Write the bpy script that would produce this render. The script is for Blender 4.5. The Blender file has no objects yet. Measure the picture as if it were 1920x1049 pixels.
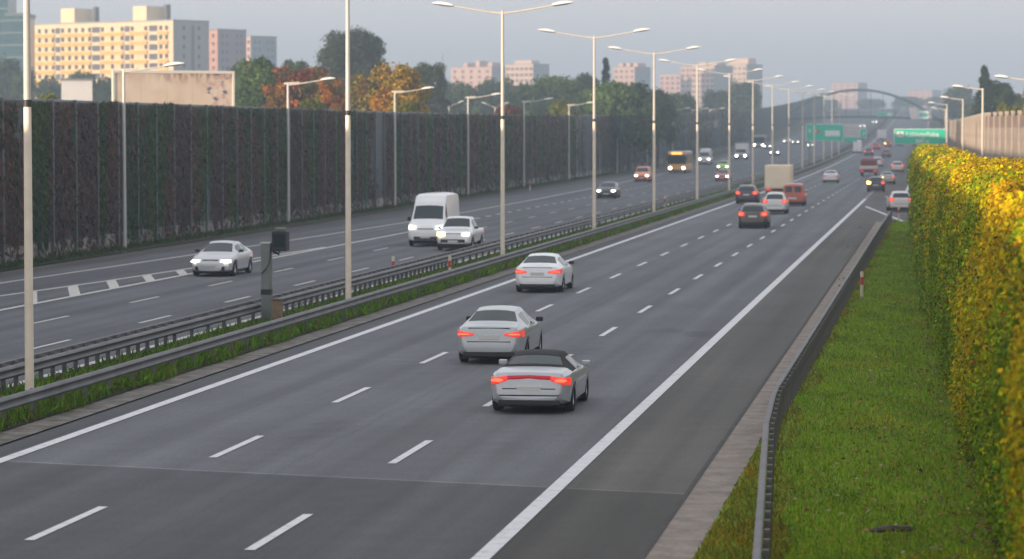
import bpy, bmesh, math, random
import numpy as np
from mathutils import Vector
rng = np.random.default_rng(7); random.seed(7)
scene = bpy.context.scene
COL = scene.collection
R = math.radians
SKY_ZEN, SKY_VEIL = 1.42, (3.16, 3.17, 3.34)
SUN_EL, SUN_AZ = 2.4, 40.0          # low morning sun, behind the camera and to the left

# ------------------------------------------------------------------ terrain profile
def zr(Y):
    c = 1.33e-5
    if Y < 330: return 0.0
    if Y < 1300: return c*(Y-330)**2
    if Y < 1700:
        t = Y-1300; return c*970**2 + 2*c*970*(t-t*t/800)
    return c*970**2 + 2*c*970*200
YS = list(range(-120, 320, 20)) + list(range(320, 1800, 20))

# ------------------------------------------------------------------ materials
MATS = {}
def lin(h):
    return tuple(((c/12.92) if c <= .04045 else ((c+.055)/1.055)**2.4) for c in h)
def mat(name, col, rough=.6, metal=0., var=.0, scale=3., emit=0., bump=0., coat=0., spec=.5, ecol=None):
    if name in MATS: return MATS[name]
    m = bpy.data.materials.new(name); m.use_nodes = True
    nt = m.node_tree; b = nt.nodes['Principled BSDF']
    b.inputs['Base Color'].default_value = (*col, 1)
    b.inputs['Roughness'].default_value = rough; b.inputs['Metallic'].default_value = metal
    b.inputs['Specular IOR Level'].default_value = spec
    if coat: b.inputs['Coat Weight'].default_value = coat; b.inputs['Coat Roughness'].default_value = .06
    if emit:
        b.inputs['Emission Color'].default_value = (*(ecol or col), 1); b.inputs['Emission Strength'].default_value = emit
    if var or bump:
        tc = nt.nodes.new('ShaderNodeTexCoord'); n = nt.nodes.new('ShaderNodeTexNoise')
        n.inputs['Scale'].default_value = scale; n.inputs['Detail'].default_value = 5
        nt.links.new(tc.outputs['Object'], n.inputs['Vector'])
        if var:
            mr = nt.nodes.new('ShaderNodeMapRange')
            mr.inputs['From Min'].default_value = .25; mr.inputs['From Max'].default_value = .75
            mr.inputs['To Min'].default_value = 1-var; mr.inputs['To Max'].default_value = 1+var
            nt.links.new(n.outputs['Fac'], mr.inputs['Value'])
            mx = nt.nodes.new('ShaderNodeVectorMath'); mx.operation = 'SCALE'
            mx.inputs[0].default_value = col
            nt.links.new(mr.outputs[0], mx.inputs['Scale']); nt.links.new(mx.outputs[0], b.inputs['Base Color'])
        if bump:
            bp = nt.nodes.new('ShaderNodeBump'); bp.inputs['Strength'].default_value = bump; bp.inputs['Distance'].default_value = .05
            nt.links.new(n.outputs['Fac'], bp.inputs['Height']); nt.links.new(bp.outputs[0], b.inputs['Normal'])
    MATS[name] = m; return m

class NT:                                   # tiny node helper
    def __init__(s, name):
        s.m = bpy.data.materials.new(name); s.m.use_nodes = True; s.t = s.m.node_tree
        s.b = s.t.nodes['Principled BSDF']; s.tc = s.t.nodes.new('ShaderNodeTexCoord')
    def noise(s, scale, detail=4, mapscale=None, rough=.5):
        n = s.t.nodes.new('ShaderNodeTexNoise'); n.inputs['Scale'].default_value = scale; n.inputs['Detail'].default_value = detail
        n.inputs['Roughness'].default_value = rough
        src = s.tc.outputs['Object']
        if mapscale:
            mp = s.t.nodes.new('ShaderNodeMapping'); mp.inputs['Scale'].default_value = mapscale
            s.t.links.new(src, mp.inputs['Vector']); src = mp.outputs[0]
        s.t.links.new(src, n.inputs['Vector']); return n.outputs['Fac']
    def math(s, op, a, b=None, c=None):
        n = s.t.nodes.new('ShaderNodeMath'); n.operation = op
        for i, v in enumerate((a, b, c)):
            if v is None: continue
            if isinstance(v, (int, float)): n.inputs[i].default_value = v
            else: s.t.links.new(v, n.inputs[i])
        return n.outputs[0]
    def ramp(s, v, a, b, lo, hi):
        n = s.t.nodes.new('ShaderNodeMapRange'); n.inputs['From Min'].default_value = a; n.inputs['From Max'].default_value = b
        n.inputs['To Min'].default_value = lo; n.inputs['To Max'].default_value = hi
        s.t.links.new(v, n.inputs['Value']); return n.outputs[0]
    def mix(s, f, a, b):
        n = s.t.nodes.new('ShaderNodeMix'); n.data_type = 'RGBA'
        for key, v in ((0, f), (6, a), (7, b)):
            if isinstance(v, (tuple, list)): n.inputs[key].default_value = (*v, 1)
            elif isinstance(v, (int, float)): n.inputs[key].default_value = v
            else: s.t.links.new(v, n.inputs[key])
        return n.outputs[2]
    def scale(s, col, f):
        n = s.t.nodes.new('ShaderNodeVectorMath'); n.operation = 'SCALE'
        if isinstance(col, tuple): n.inputs[0].default_value = col
        else: s.t.links.new(col, n.inputs[0])
        s.t.links.new(f, n.inputs['Scale']); return n.outputs[0]
    def xyz(s):
        n = s.t.nodes.new('ShaderNodeSeparateXYZ'); s.t.links.new(s.tc.outputs['Object'], n.inputs[0]); return n.outputs
    def out(s, col, rough=.8, bump=None, bs=.3, dist=.02, spec=.4):
        s.t.links.new(col, s.b.inputs['Base Color']); s.b.inputs['Specular IOR Level'].default_value = spec
        if isinstance(rough, float): s.b.inputs['Roughness'].default_value = rough
        else: s.t.links.new(rough, s.b.inputs['Roughness'])
        if bump is not None:
            bp = s.t.nodes.new('ShaderNodeBump'); bp.inputs['Strength'].default_value = bs; bp.inputs['Distance'].default_value = dist
            s.t.links.new(bump, bp.inputs['Height']); s.t.links.new(bp.outputs[0], s.b.inputs['Normal'])
        return s.m

def asphalt(name, base, seam=False, tracks=None):
    k = NT(name)
    streak = k.noise(1., 3, (1.1, .012, 1)); blotch = k.noise(.12, 4); grain = k.noise(14., 3, rough=.7); mid = k.noise(1.3, 5)
    f = k.math('MULTIPLY', k.ramp(streak, .3, .7, .74, 1.24), k.ramp(blotch, .3, .7, .9, 1.1))
    f = k.math('MULTIPLY', f, k.ramp(grain, .3, .7, .78, 1.22))
    f = k.math('MULTIPLY', f, k.ramp(mid, .3, .7, .93, 1.07))
    X, Y, Z = k.xyz()
    if name == 'asphalt_worn': f = k.math('MULTIPLY', f, k.ramp(k.math('ADD', X, k.ramp(mid, .3, .7, -.06, .06)), -17.42, -17.25, .72, 1.))
    if tracks:                               # polished wheel tracks, slightly paler than the oily lane centres
        x0, w = tracks
        p = k.math('MULTIPLY', k.math('SUBTRACT', X, x0), 2*math.pi/w)
        f = k.math('MULTIPLY', f, k.ramp(k.math('COSINE', k.math('MULTIPLY', p, 2.)), -1, 1, 1.07, .92))
        f = k.math('MULTIPLY', f, k.ramp(k.math('COSINE', p), -1, 1, .94, 1.04))
    if seam:
        for (px, py, rx, ry, am) in ((-6.98, 91.5, .6, 1.8, -.3), (-8.18, 92.6, .6, 1.5, -.22), (-9.6, 84., .5, 2., -.12), (-12.4, 61, .5, 3., -.12), (-8.2, 57.5, .6, 2.5, -.1)):
            q = k.math('ADD', k.math('POWER', k.math('DIVIDE', k.math('SUBTRACT', X, px), rx), 2.), k.math('POWER', k.math('DIVIDE', k.math('SUBTRACT', Y, py), ry), 2.))
            f = k.math('MULTIPLY', f, k.math('MULTIPLY_ADD', k.ramp(k.math('ADD', q, k.ramp(mid, .3, .7, -.5, .5)), 0., 1.3, 1., 0.), am, 1.))
        ck = k.math('ABSOLUTE', k.math('ADD', k.math('SUBTRACT', X, -11.7), k.math('MULTIPLY_ADD', k.noise(.35, 4), .5, -.25)))   # sealed longitudinal crack
        f = k.math('MULTIPLY', f, k.math('MULTIPLY_ADD', k.math('LESS_THAN', ck, .018), -.16, 1.))
        # transverse resurfacing joints
        for (ya, sl, wid, br) in ((50.0, -.2637, .07, 1.7), (73.2, -.49, .045, 1.3)):
            d = k.math('SUBTRACT', Y, k.math('MULTIPLY_ADD', X, sl, ya))
            d = k.math('ADD', d, k.ramp(k.noise(.8, 3), 0, 1, -.06, .06))
            line = k.math('LESS_THAN', k.math('ABSOLUTE', d), wid)
            f = k.math('MULTIPLY', f, k.math('MULTIPLY_ADD', line, br-1, 1.))
            if ya == 50.0:
                near = k.math('LESS_THAN', d, 0.); f = k.math('MULTIPLY', f, k.math('MULTIPLY_ADD', near, -.36, 1.))
    return k.out(k.scale(base, f), .85, grain, .35, .015, .25)

M_ROAD = asphalt('asphalt_worn', (.117, .123, .134), True, (-15.2, 3.55))
M_ROADL = asphalt('asphalt_grey', (.096, .101, .113), False, (-23.5, 3.3))
M_SHOULD = asphalt('asphalt_shoulder', (.097, .094, .088), True)
M_SHL = asphalt('asphalt_shoulder_left', (.075, .074, .074))
M_RAMP = asphalt('asphalt_ramp', (.1, .103, .108))
def paintmat(name, col):
    k = NT(name); n = k.noise(3., 6, rough=.7); g = k.noise(22., 3)
    w = k.ramp(k.math('ADD', n, k.math('MULTIPLY', g, .35)), .68, .92, 0., .6)
    return k.out(k.mix(w, col, (.16, .16, .16)), .6)
M_PAINT = paintmat('road_paint', (.62, .62, .64)); M_PAINT2 = paintmat('road_paint_worn', (.5, .49, .46))
def concrete(name, a, b, sc=1.5):
    k = NT(name); n = k.noise(sc, 6); g = k.noise(sc*9, 3)
    c = k.mix(k.ramp(n, .35, .65, 0., 1.), a, b)
    return k.out(k.scale(c, k.ramp(g, .3, .7, .82, 1.15)), .85, g, .4, .02)
M_GUTTER = concrete('gutter_concrete', (.175, .148, .128), (.27, .228, .198))
M_GUTTERL = concrete('gutter_dusty', (.085, .075, .065), (.21, .19, .17), 2.2)
M_WALLBASE = concrete('wall_base_concrete', (.2, .19, .18), (.33, .3, .28), .6)
def grassmat(name, cols, sc=1.):
    k = NT(name); a = k.noise(.5*sc, 5); b = k.noise(5*sc, 5, rough=.7); c = k.noise(26*sc, 3, rough=.8)
    col = k.mix(k.ramp(a, .35, .65, 0., 1.), cols[0], cols[1])
    col = k.mix(k.ramp(b, .52, .72, 0., .8), col, cols[2])
    return k.out(k.scale(col, k.ramp(c, .25, .75, .55, 1.4)), .9, c, .9, .05, .2)
M_GRASS = grassmat('lawn_grass', ((.17, .29, .012), (.22, .31, .014), (.24, .19, .035)))
M_VERGE = grassmat('verge_soil', ((.075, .07, .045), (.05, .07, .025), (.11, .095, .075)))
M_MEDIAN = grassmat('median_soil', ((.04, .05, .02), (.06, .05, .035), (.05, .085, .02)))
M_TERR = grassmat('terrain', ((.05, .06, .03), (.06, .07, .035), (.08, .07, .045)), .1)

def leafmat(name, rough=.55, trans=.25):
    m = bpy.data.materials.new(name); m.use_nodes = True; t = m.node_tree; b = t.nodes['Principled BSDF']
    a = t.nodes.new('ShaderNodeAttribute'); a.attribute_name = 'col'
    t.links.new(a.outputs['Color'], b.inputs['Base Color']); b.inputs['Roughness'].default_value = rough
    b.inputs['Specular IOR Level'].default_value = .02
    tr = t.nodes.new('ShaderNodeBsdfTranslucent'); t.links.new(a.outputs['Color'], tr.inputs['Color'])
    mx = t.nodes.new('ShaderNodeMixShader'); mx.inputs[0].default_value = trans
    t.links.new(b.outputs[0], mx.inputs[1]); t.links.new(tr.outputs[0], mx.inputs[2])
    t.links.new(mx.outputs[0], t.nodes['Material Output'].inputs['Surface']); return m
M_LEAF = leafmat('leaf')
M_BARK = mat('bark', (.1, .078, .062), .9, var=.35, scale=6, bump=.6)
M_GALV = mat('galvanised_steel', (.23, .235, .245), .5, .55, var=.18, scale=4)
M_RAIL = mat('weathered_rail_steel', (.12, .118, .125), .55, .3, var=.3, scale=1.2)
M_RAILD = mat('rail_post_steel', (.13, .125, .125), .65, .3, var=.3, scale=3)
M_POLE = mat('lamp_pole_grey', (.5, .47, .42), .5, .1, var=.08, scale=2)
M_POLEB = mat('wall_lamp_grey', (.5, .49, .47), .5, .2, var=.08, scale=2)
M_HEADTOP = mat('lamp_head_sunlit', (.75, .74, .72), .4)  # white top: sunlight on the head is put into the colour
M_HEADBOT = mat('lamp_lens_shaded', (.1, .11, .1), .3)  # dark underside: shade below the head is put into the colour
M_DARK = mat('dark_plastic', (.018, .018, .02), .55)
M_TYRE = mat('tyre_rubber', (.014, .014, .015), .8)
M_RIM = mat('alloy_rim', (.4, .41, .42), .35, .7)
M_GLASS = mat('car_glass', (.012, .024, .028), .05, spec=.5)
M_PLATE = mat('plate_white', (.6, .6, .58), .5)
M_TAIL = mat('tail_light', (.5, .02, .015),   .25, emit=.38, ecol=(1., .05, .035)); M_BULB = mat('tail_bulb', (.6, .05, .02), .25, emit=1.15, ecol=(1., .11, .05))
M_TAILDIM = mat('tail_light_dim', (.4, .015, .015), .25, emit=.18, ecol=(1., .05, .05))
M_HEAD = mat('head_light', (.9, .9, .85), .2, emit=11., ecol=(1., .93, .78))
M_HEADLENS = mat('head_light_lens', (.6, .6, .58), .15, emit=.5, ecol=(1., .93, .8))
M_IND = mat('indicator', (.9, .5, .05), .25, emit=5., ecol=(1., .55, .12))

# ------------------------------------------------------------------ mesh builder
class MB:
    def __init__(s): s.V = []; s.F = []; s.M = []
    def add(s, vs, fs, m=0):
        o = len(s.V); s.V += [tuple(v) for v in vs]
        for f in fs: s.F.append(tuple(i+o for i in f)); s.M.append(m)
        return s
    def box(s, x0, x1, y0, y1, z0, z1, m=0):
        v = [(x, y, z) for z in (z0, z1) for y in (y0, y1) for x in (x0, x1)]
        return s.add(v, [(0, 2, 3, 1), (4, 5, 7, 6), (0, 1, 5, 4), (1, 3, 7, 5), (3, 2, 6, 7), (2, 0, 4, 6)], m)
    def tube(s, pts, rs, n=8, m=0, caps=True):
        pts = [Vector(p) for p in pts]
        if not isinstance(rs, (list, tuple)): rs = [rs]*len(pts)
        rings = []
        for i, p in enumerate(pts):
            d = (pts[min(i+1, len(pts)-1)] - pts[max(i-1, 0)]).normalized()
            a = Vector((0, 0, 1)) if abs(d.z) < .9 else Vector((1, 0, 0))
            u = d.cross(a).normalized(); w = d.cross(u)
            rings.append([p + rs[i]*(math.cos(2*math.pi*k/n)*u + math.sin(2*math.pi*k/n)*w) for k in range(n)])
        v = [q for r in rings for q in r]; f = []
        for i in range(len(pts)-1):
            for k in range(n):
                f.append((i*n+k, i*n+(k+1) % n, (i+1)*n+(k+1) % n, (i+1)*n+k))
        if caps: f.append(tuple(range(n))[::-1]); f.append(tuple(range((len(pts)-1)*n, len(pts)*n)))
        return s.add(v, f, m)
    def grid(s, rows, m=0):                       # rows of equal length point lists
        n = len(rows[0]); v = [p for r in rows for p in r]; f = []
        for i in range(len(rows)-1):
            for k in range(n-1): f.append((i*n+k, i*n+k+1, (i+1)*n+k+1, (i+1)*n+k))
        return s.add(v, f, m)
    def mesh(s, name, mats, smooth=False, bevel=0.):
        me = bpy.data.meshes.new(name); me.from_pydata(s.V, [], s.F)
        if not isinstance(mats, (list, tuple)): mats = [mats]
        for m in mats: me.materials.append(m)
        me.polygons.foreach_set('material_index', s.M)
        bm = bmesh.new(); bm.from_mesh(me)
        bmesh.ops.recalc_face_normals(bm, faces=bm.faces)
        if bevel: bmesh.ops.bevel(bm, geom=bm.edges[:], offset=bevel, segments=2, affect='EDGES', profile=.6)
        bm.to_mesh(me); bm.free()
        if smooth:
            me.polygons.foreach_set('use_smooth', [True]*len(me.polygons)); me.set_sharp_from_angle(angle=R(smooth if smooth > 1 else 40))
        me.update(); return me
    def build(s, name, mats, parent=None, smooth=False, bevel=0., loc=(0, 0, 0)):
        return link(name, s.mesh(name, mats, smooth, bevel), parent, loc)
def link(name, me, parent=None, loc=(0, 0, 0)):
    o = bpy.data.objects.new(name, me); COL.objects.link(o); o.location = loc
    if parent is not None: o.parent = parent
    return o
def thing(name, label, cat, loc=(0, 0, 0), rz=0., group=None):
    o = bpy.data.objects.new(name, None); COL.objects.link(o); o.location = loc; o.rotation_euler = (0, 0, rz)
    o.empty_display_size = .3
    o['label'] = label; o['category'] = cat
    if group: o['group'] = group
    return o
def tag(o, label=None, cat=None, group=None, kind=None):
    for k, v in (('label', label), ('category', cat), ('group', group), ('kind', kind)):
        if v: o[k] = v
    return o
def dup_tree(o, parent=None):
    c = o.copy(); COL.objects.link(c)
    if parent is not None: c.parent = parent
    for ch in o.children: dup_tree(ch, c)
    return c
def I(tab, y):
    return float(np.interp(y, [t[0] for t in tab], [t[1] for t in tab]))

# ------------------------------------------------------------------ setting: ground, roads, markings
def strip(name, xl, xr, dz, m, y0, y1, n=1, kind='structure', wob=0.):
    ys = sorted(set([y0, y1] + [y for y in YS if y0 < y < y1] + ([y0 + 2.*i for i in range(int((min(y1, 210)-y0)/2))] if wob else [])))
    rows = []
    for y in ys:
        a = I(xl, y) if isinstance(xl, list) else xl; b = I(xr, y) if isinstance(xr, list) else xr
        rows.append([(a+(b-a)*k/n, y, zr(y)+dz+(wob*random.uniform(-1, 1) if 0 < k < n else 0)) for k in range(n+1)])
    o = MB().grid(rows).build(name, m, smooth=bool(wob)); tag(o, kind=kind); return o

gx = [-690, -400, -200, -90, -60, -20, 20, 60, 150, 290]
mb = MB(); mb.grid([[(x, y, zr(y)-.12) for x in gx] for y in YS + [1850, 2000, 2200, 2420]])
tag(mb.build('ground', M_TERR), kind='structure')

LEDGE = [(-120, -39.6), (120, -40.0), (200, -40.6), (300, -42.), (450, -43.2), (700, -44.6), (1300, -46)]     # left asphalt edge
AUX = [(-120, -37.4), (105, -37.3), (122, -37.0), (165, -35.6), (205, -34.9), (260, -35.2), (330, -36.2), (430, -38.), (700, -40.6), (1300, -42)]
WALLX = [(-120, -41.6), (130, -41.8), (200, -43.1), (300, -44.2), (450, -46.), (800, -48.6), (1400, -51)]
strip('carriageway', -17.93, -6.42, 0, M_ROAD, -120, 1760)
strip('opposite_carriageway', LEDGE and [(y, x+1.9) for y, x in LEDGE], -21.62, 0, M_ROADL, -120, 1760)
strip('opposite_shoulder', LEDGE, [(y, x+1.9) for y, x in LEDGE], .0, M_SHL, -120, 1300)
strip('shoulder', -6.42, [(-120, -4.13), (190, -4.13), (207, -2.6), (250, -2.6), (300, -2.9), (1760, -3.0)], 0, M_SHOULD, -120, 1760)
strip('gutter', -4.13, -3.4, .03, M_GUTTER, -120, 205)
strip('gutter_kerb', -4.17, -4.09, .045, mat('gutter_joint', (.05, .047, .045), .9, var=.4, scale=4), -120, 203)
strip('median_gutter', -18.65, -17.93, .03, M_GUTTERL, -120, 1300)
strip('median_ground', -21.62, -18.65, .05, M_MEDIAN, -120, 1500, 6, wob=.03)
HB = [(20, 1.0), (38, .75), (60, .35), (100, -.5), (135, -1.05), (165, -1.6), (182, -1.7)]   # foot of the hedge
strip('grass_verge', -3.4, [(y, x+1.2) for y, x in HB] + [(206, -1.2)], .05, M_GRASS, -60, 204, 10, wob=.025)
strip('left_verge', WALLX, LEDGE, .05, M_VERGE, -120, 1300, 3, wob=.03)
strip('right_verge', [(205, -2.6), (250, -2.6), (300, -2.9), (1760, -3.0)], [(205, 8), (230, 4.5), (320, 3.5), (1760, 3.5)], -.02, M_VERGE, 205, 1700, 2)
# slip road joining from behind the hedge
RL = [(100, 9.5), (130, 6.5), (160, 2.6), (175, .6), (196, -1.64), (247, -6.0), (262, -6.9)]
RR = [(100, 13), (130, 10.), (160, 6.4), (175, 4.3), (200, 1.6), (225, -.6), (262, -2.2)]
strip('slip_road', RL, RR, .006, M_RAMP, 100, 262)
for y in (): pass

mk = MB(); mk2 = MB()
def line(m, xc, w, y0, y1, dz=.012):
    ys = sorted(set([y0, y1] + [y for y in YS if y0 < y < y1]))
    m.grid([[(xc(y)-w/2 if callable(xc) else xc-w/2, y, zr(y)+dz), (xc(y)+w/2 if callable(xc) else xc+w/2, y, zr(y)+dz)] for y in ys])
def dashes(m, xc, w, start, period, ln, end):
    y = start
    while y < end: line(m, xc, w, y, y+ln); y += period
line(mk, -17.12, .26, -120, 1700); line(mk, -6.42, .27, -120, 275)
dashes(mk, -13.37, .16, 43.9-11.65*8, 11.65, 4.1, 1500); dashes(mk, -9.88, .16, 43.3-11.7*8, 11.7, 4.2, 1500)
dashes(mk, -6.45, .16, 278, 8, 3., 480)
line(mk, lambda y: I([(262, -2.75), (300, -3.15), (700, -3.8), (1700, -3.8)], y), .26, 262, 1700)
line(mk, lambda y: I(RL, y)+.25, .24, 196, 247)
tag(mk.build('road_markings', M_PAINT), kind='structure')
line(mk2, -21.95, .25, -120, 1600)
dashes(mk2, -25.03, .15, 82.4-11.8*10, 11.8, 4., 1500); dashes(mk2, -28.3, .15, 93.5-11.8*11, 11.8, 4., 1500)
line(mk2, -31.5, .26, -120, 205); dashes(mk2, lambda y: -31.7, .3, 209, 5.4, 2.2, 420)
gore = lambda y: I([(-120, -36.), (100, -34.9), (112, -34.0), (121, -33.3), (140, -32.3), (158, -31.7)], y)
line(mk2, gore, .24, -120, 157); line(mk2, lambda y: I(AUX, y), .24, -120, 1300)
for k in range(24):
    y = 104.3 + 5.5*(k-14); b = -31.62
    if y > 146: continue
    yt = y
    for _ in range(6): a = gore(yt)+.12; yt = y + 3.3*(b-a)
    mk2.add([(a, yt-.65, .008), (a, yt+.75, .008), (b, y+.75, .008), (b, y-.65, .008)], [(0, 1, 2, 3)])
tag(mk2.build('opposite_road_markings', M_PAINT2), kind='structure')

# ------------------------------------------------------------------ foliage helpers
def leaves(name, P, N, size, cols, parent=None, stretch=1.0, jit=.6, mat_=None, loc=(0, 0, 0), drop=0., wid=.9):
    """quads at points P with normals near N, per-leaf colours"""
    n = len(P); N = N + rng.normal(0, jit, (n, 3)); N /= np.linalg.norm(N, axis=1)[:, None] + 1e-9
    T = np.cross(N, rng.normal(0, 1, (n, 3)) + np.array([0, 0, drop])); T /= np.linalg.norm(T, axis=1)[:, None] + 1e-9
    B = np.cross(N, T); s = (np.asarray(size)*np.ones(n))[:, None]*.5
    st = stretch
    q = np.stack([P - T*s*wid, P - B*s*st, P + T*s*wid, P + B*s*st], 1).reshape(-1, 3)
    me = bpy.data.meshes.new(name); me.vertices.add(4*n); me.vertices.foreach_set('co', q.astype(np.float32).ravel())
    me.loops.add(4*n); me.loops.foreach_set('vertex_index', np.arange(4*n, dtype=np.int32))
    me.polygons.add(n); me.polygons.foreach_set('loop_start', np.arange(0, 4*n, 4, dtype=np.int32))
    me.update(calc_edges=True)
    at = me.attributes.new('col', 'FLOAT_COLOR', 'FACE')
    at.data.foreach_set('color', np.concatenate([cols, np.ones((n, 1))], 1).astype(np.float32).ravel())
    me.materials.append(mat_ or M_LEAF); me.validate()
    return link(name, me, parent, loc)
def palette(n, cols, w=None, jit=.25):
    c = np.array(cols)[rng.choice(len(cols), n, p=w)]
    return np.clip(c*(1+rng.normal(0, jit, (n, 1)))*(1+rng.normal(0, .06, (n, 3))), .004, .9)
def vnoise(a, b, f, seed):                    # cheap smooth noise, -1..1
    r = np.random.default_rng(seed); s = 0
    for k in range(5):
        u, v, p = r.normal(0, f), r.normal(0, f), r.uniform(0, 6.28); s = s + np.sin(a*u + b*v + p)
    return s/2.6

# grass
def blades(name, n, xf, y0, y1, h, cols, bias=1., label=None, wid=.15):
    Y = y0 + (y1-y0)*rng.random(n)**bias; X = xf(Y, rng.random(n))
    hh = h*(.5+rng.random(n)); P = np.stack([X, Y, np.array([zr(y) for y in Y])+.05+hh*.4], 1)
    N = np.stack([rng.normal(0, 1, n), rng.normal(0, 1, n), np.full(n, .35)], 1)
    o = leaves(name, P, N, hh, cols(n, X, Y), stretch=1.1, jit=.25, drop=2.2, wid=wid); tag(o, label, 'grass' if label else None, kind='stuff'); return o
hbx = np.array([h[0] for h in HB]); hby = np.array([h[1] for h in HB])
def lawncol(n, X, Y):
    c = palette(n, [(.18, .32, .012), (.24, .36, .014), (.33, .29, .025), (.12, .22, .012)], [.4, .3, .1, .2])
    dry = vnoise(X*1.2, Y*.5, 1., 5) > .75; c[dry] = c[dry]*np.array([1.25, .95, .9]); edge = X < np.interp(Y, [38, 56, 63, 207], [-2.1, -2.98, -3.2, -3.05])+.25+.2*vnoise(Y*.8, Y*0, 1., 6); c[edge] = c[edge]*np.array([.95, .6, 1.3]); c = c*(1+.16*vnoise(X*2.2, Y*.7, 1., 8))[:, None]; return np.clip(c, .01, .8)
blades('lawn_blades', 110000, lambda Y, u: -3.38 + (np.interp(Y, hbx, hby)+.6+3.38)*u, 40, 204, .1, lawncol, 1.9, 'short green lawn blades covering the verge beside the yellow hedge')
def medcol(n, X, Y): return palette(n, [(.1, .21, .012), (.15, .27, .015), (.18, .15, .03), (.06, .12, .015)], [.4, .25, .12, .23])
blades('median_grass', 60000, lambda Y, u: -21.55 + 1.9*np.sqrt(u), 55, 420, .2, medcol, 1.6, 'lush grass strip between the two median guardrails')
blades('median_weeds', 32000, lambda Y, u: -19.45 + .85*u + .12*np.sin(Y*.9), 45, 330, .27, medcol, 1.6, 'ragged weeds growing under the nearer median guardrail')
blades('left_verge_grass', 16000, lambda Y, u: np.interp(Y, [l[0] for l in WALLX], [l[1] for l in WALLX]) + .3+1.5*u, 120, 420, .22,
       lambda n, X, Y: palette(n, [(.05, .09, .02), (.07, .075, .03), (.03, .06, .02)]), 1.3, 'thin grass along the foot of the long dark noise wall')
n = 4200
Y = 40+150*rng.random(n)**1.7; u = rng.random(n)**3.; X = np.interp(Y, hbx, hby)+.2-u*3.4
P = np.stack([X, Y, np.full(n, .13)], 1)
tag(leaves('fallen_leaves', P, np.tile([0, 0, 1.], (n, 1)), .05+.06*rng.random(n), palette(n, [(.28, .2, .04), (.25, .12, .05), (.3, .24, .16), (.16, .09, .04)]), jit=.35),
    'dry yellow and tan leaves scattered on the lawn at the hedge foot', 'leaves', kind='stuff')
o = MB().tube([(-.98, 46.0, .1), (-.7, 46.05, .13), (-.42, 46.2, .11), (-.3, 46.3, .1)], [.035, .06, .055, .02], 7).build('fallen_branch', M_BARK, smooth=True)
tag(o, 'short brown piece of dead branch lying on the lawn near the hedge', 'branch')

# ------------------------------------------------------------------ vine-covered hedge wall, right
hw = thing('hedge_wall', 'tall wall overgrown with yellow and green climbing vine beside the lawn', 'hedge', (0, 60, 0))
core = MB(); ys = list(range(22, 184, 4))
core.grid([[(I(HB, y)+x, y-60, z) for x, z in ((.55, 0), (.5, 4.6), (.8, 5.05), (2.0, 5.0), (2.1, 0))] for y in ys])
core.add([(I(HB, 22)+x, -38, z) for x, z in ((.55, 0), (.5, 4.6), (.8, 5.05), (2.0, 5.0), (2.1, 0))], [(0, 1, 2, 3, 4)])
core.add([(I(HB, 182)+x, 122, z) for x, z in ((.55, 0), (.5, 4.6), (.8, 5.05), (2.0, 5.0), (2.1, 0))], [(0, 1, 2, 3, 4)])
core.build('wall_panel', mat('hedge_inside', (.12, .14, .012), .95, var=.5, scale=4), hw)
def hedge_pts(n, y0, y1, bias):
    Y = y0+(y1-y0)*rng.random(n)**bias
    t = rng.random(n)*7.2                                  # run up the face, round the crown, over the top
    bul = .17*vnoise(Y*.8, t*.9, 1.0, 11) + .12*vnoise(Y*2.6, t*2.2, 1., 12)
    H = 5.15 + .15*vnoise(Y*.5, Y*0, 1., 13) + .1*vnoise(Y*2.4, Y*0, 1., 14)
    bx = np.interp(Y, hbx, hby)
    face = t < 4.9; crown = (t >= 4.9) & (t < 5.9)
    a = (t-4.9)*(math.pi/2)
    x = np.where(face, .28-bul-.12*np.sin(t/4.9*3.14), np.where(crown, .28+.55*(1-np.cos(a))-bul*.6, .83+(t-5.9)))
    z = np.where(face, t/4.9*(H-.45), np.where(crown, H-.45+.45*np.sin(a), H+.06*vnoise(Y*2, t*3, 1., 15)-.05*(t-5.9)))
    nx = np.where(face, -1., np.where(crown, -np.cos(a), 0)); nz = np.where(face, .35, np.where(crown, np.sin(a)+.3, 1.))
    d = rng.random(n)**1.5*.3
    P = np.stack([bx+x+d*(-nx), Y-60, z-d*nz*.5], 1); N = np.stack([nx, -.25*np.ones(n), nz], 1)
    P[:, 0] += rng.normal(0, .05, n)
    v = vnoise(Y*.35, t*.6, 1., 21) + .6*vnoise(Y*1.6, t*2., 1., 22) + .5*vnoise(Y*3.2, t*.5, 1., 23) + (t-3.9)*.42 - (Y-62)*.0085 + rng.normal(0, .5, n)
    g1, g2, ye, orr, br = [np.array(c) for c in ((.14, .22, .008), (.3, .34, .006), (.5, .36, .006), (.54, .27, .01), (.3, .11, .02))]
    c = np.where((v < -.5)[:, None], g1, np.where((v < .35)[:, None], g2, np.where((v < 2.25)[:, None], ye, orr)))
    c[rng.random(n) < .035] = br
    c = c*(1+.24*np.clip(vnoise(Y*4.5, t*3.5, 1., 24)+.4*vnoise(Y*11, t*9, 1., 25), -1.4, 1.2))[:, None]
    c = np.clip(c*(1+rng.normal(0, .28, (n, 1)))*(1+rng.normal(0, .08, (n, 3))), .006, .8)
    return P, N, c
for nm, n, a, b, bias, s0 in (('foliage', 140000, 32, 90, 1.0, .058), ('foliage', 60000, 88, 184, 1.1, .095)):
    P, N, c = hedge_pts(n, a, b, bias)
    tag(leaves(nm, P, N, s0*(.6+.9*rng.random(n)), c, hw, 1.25, .55), kind='stuff')

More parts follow.
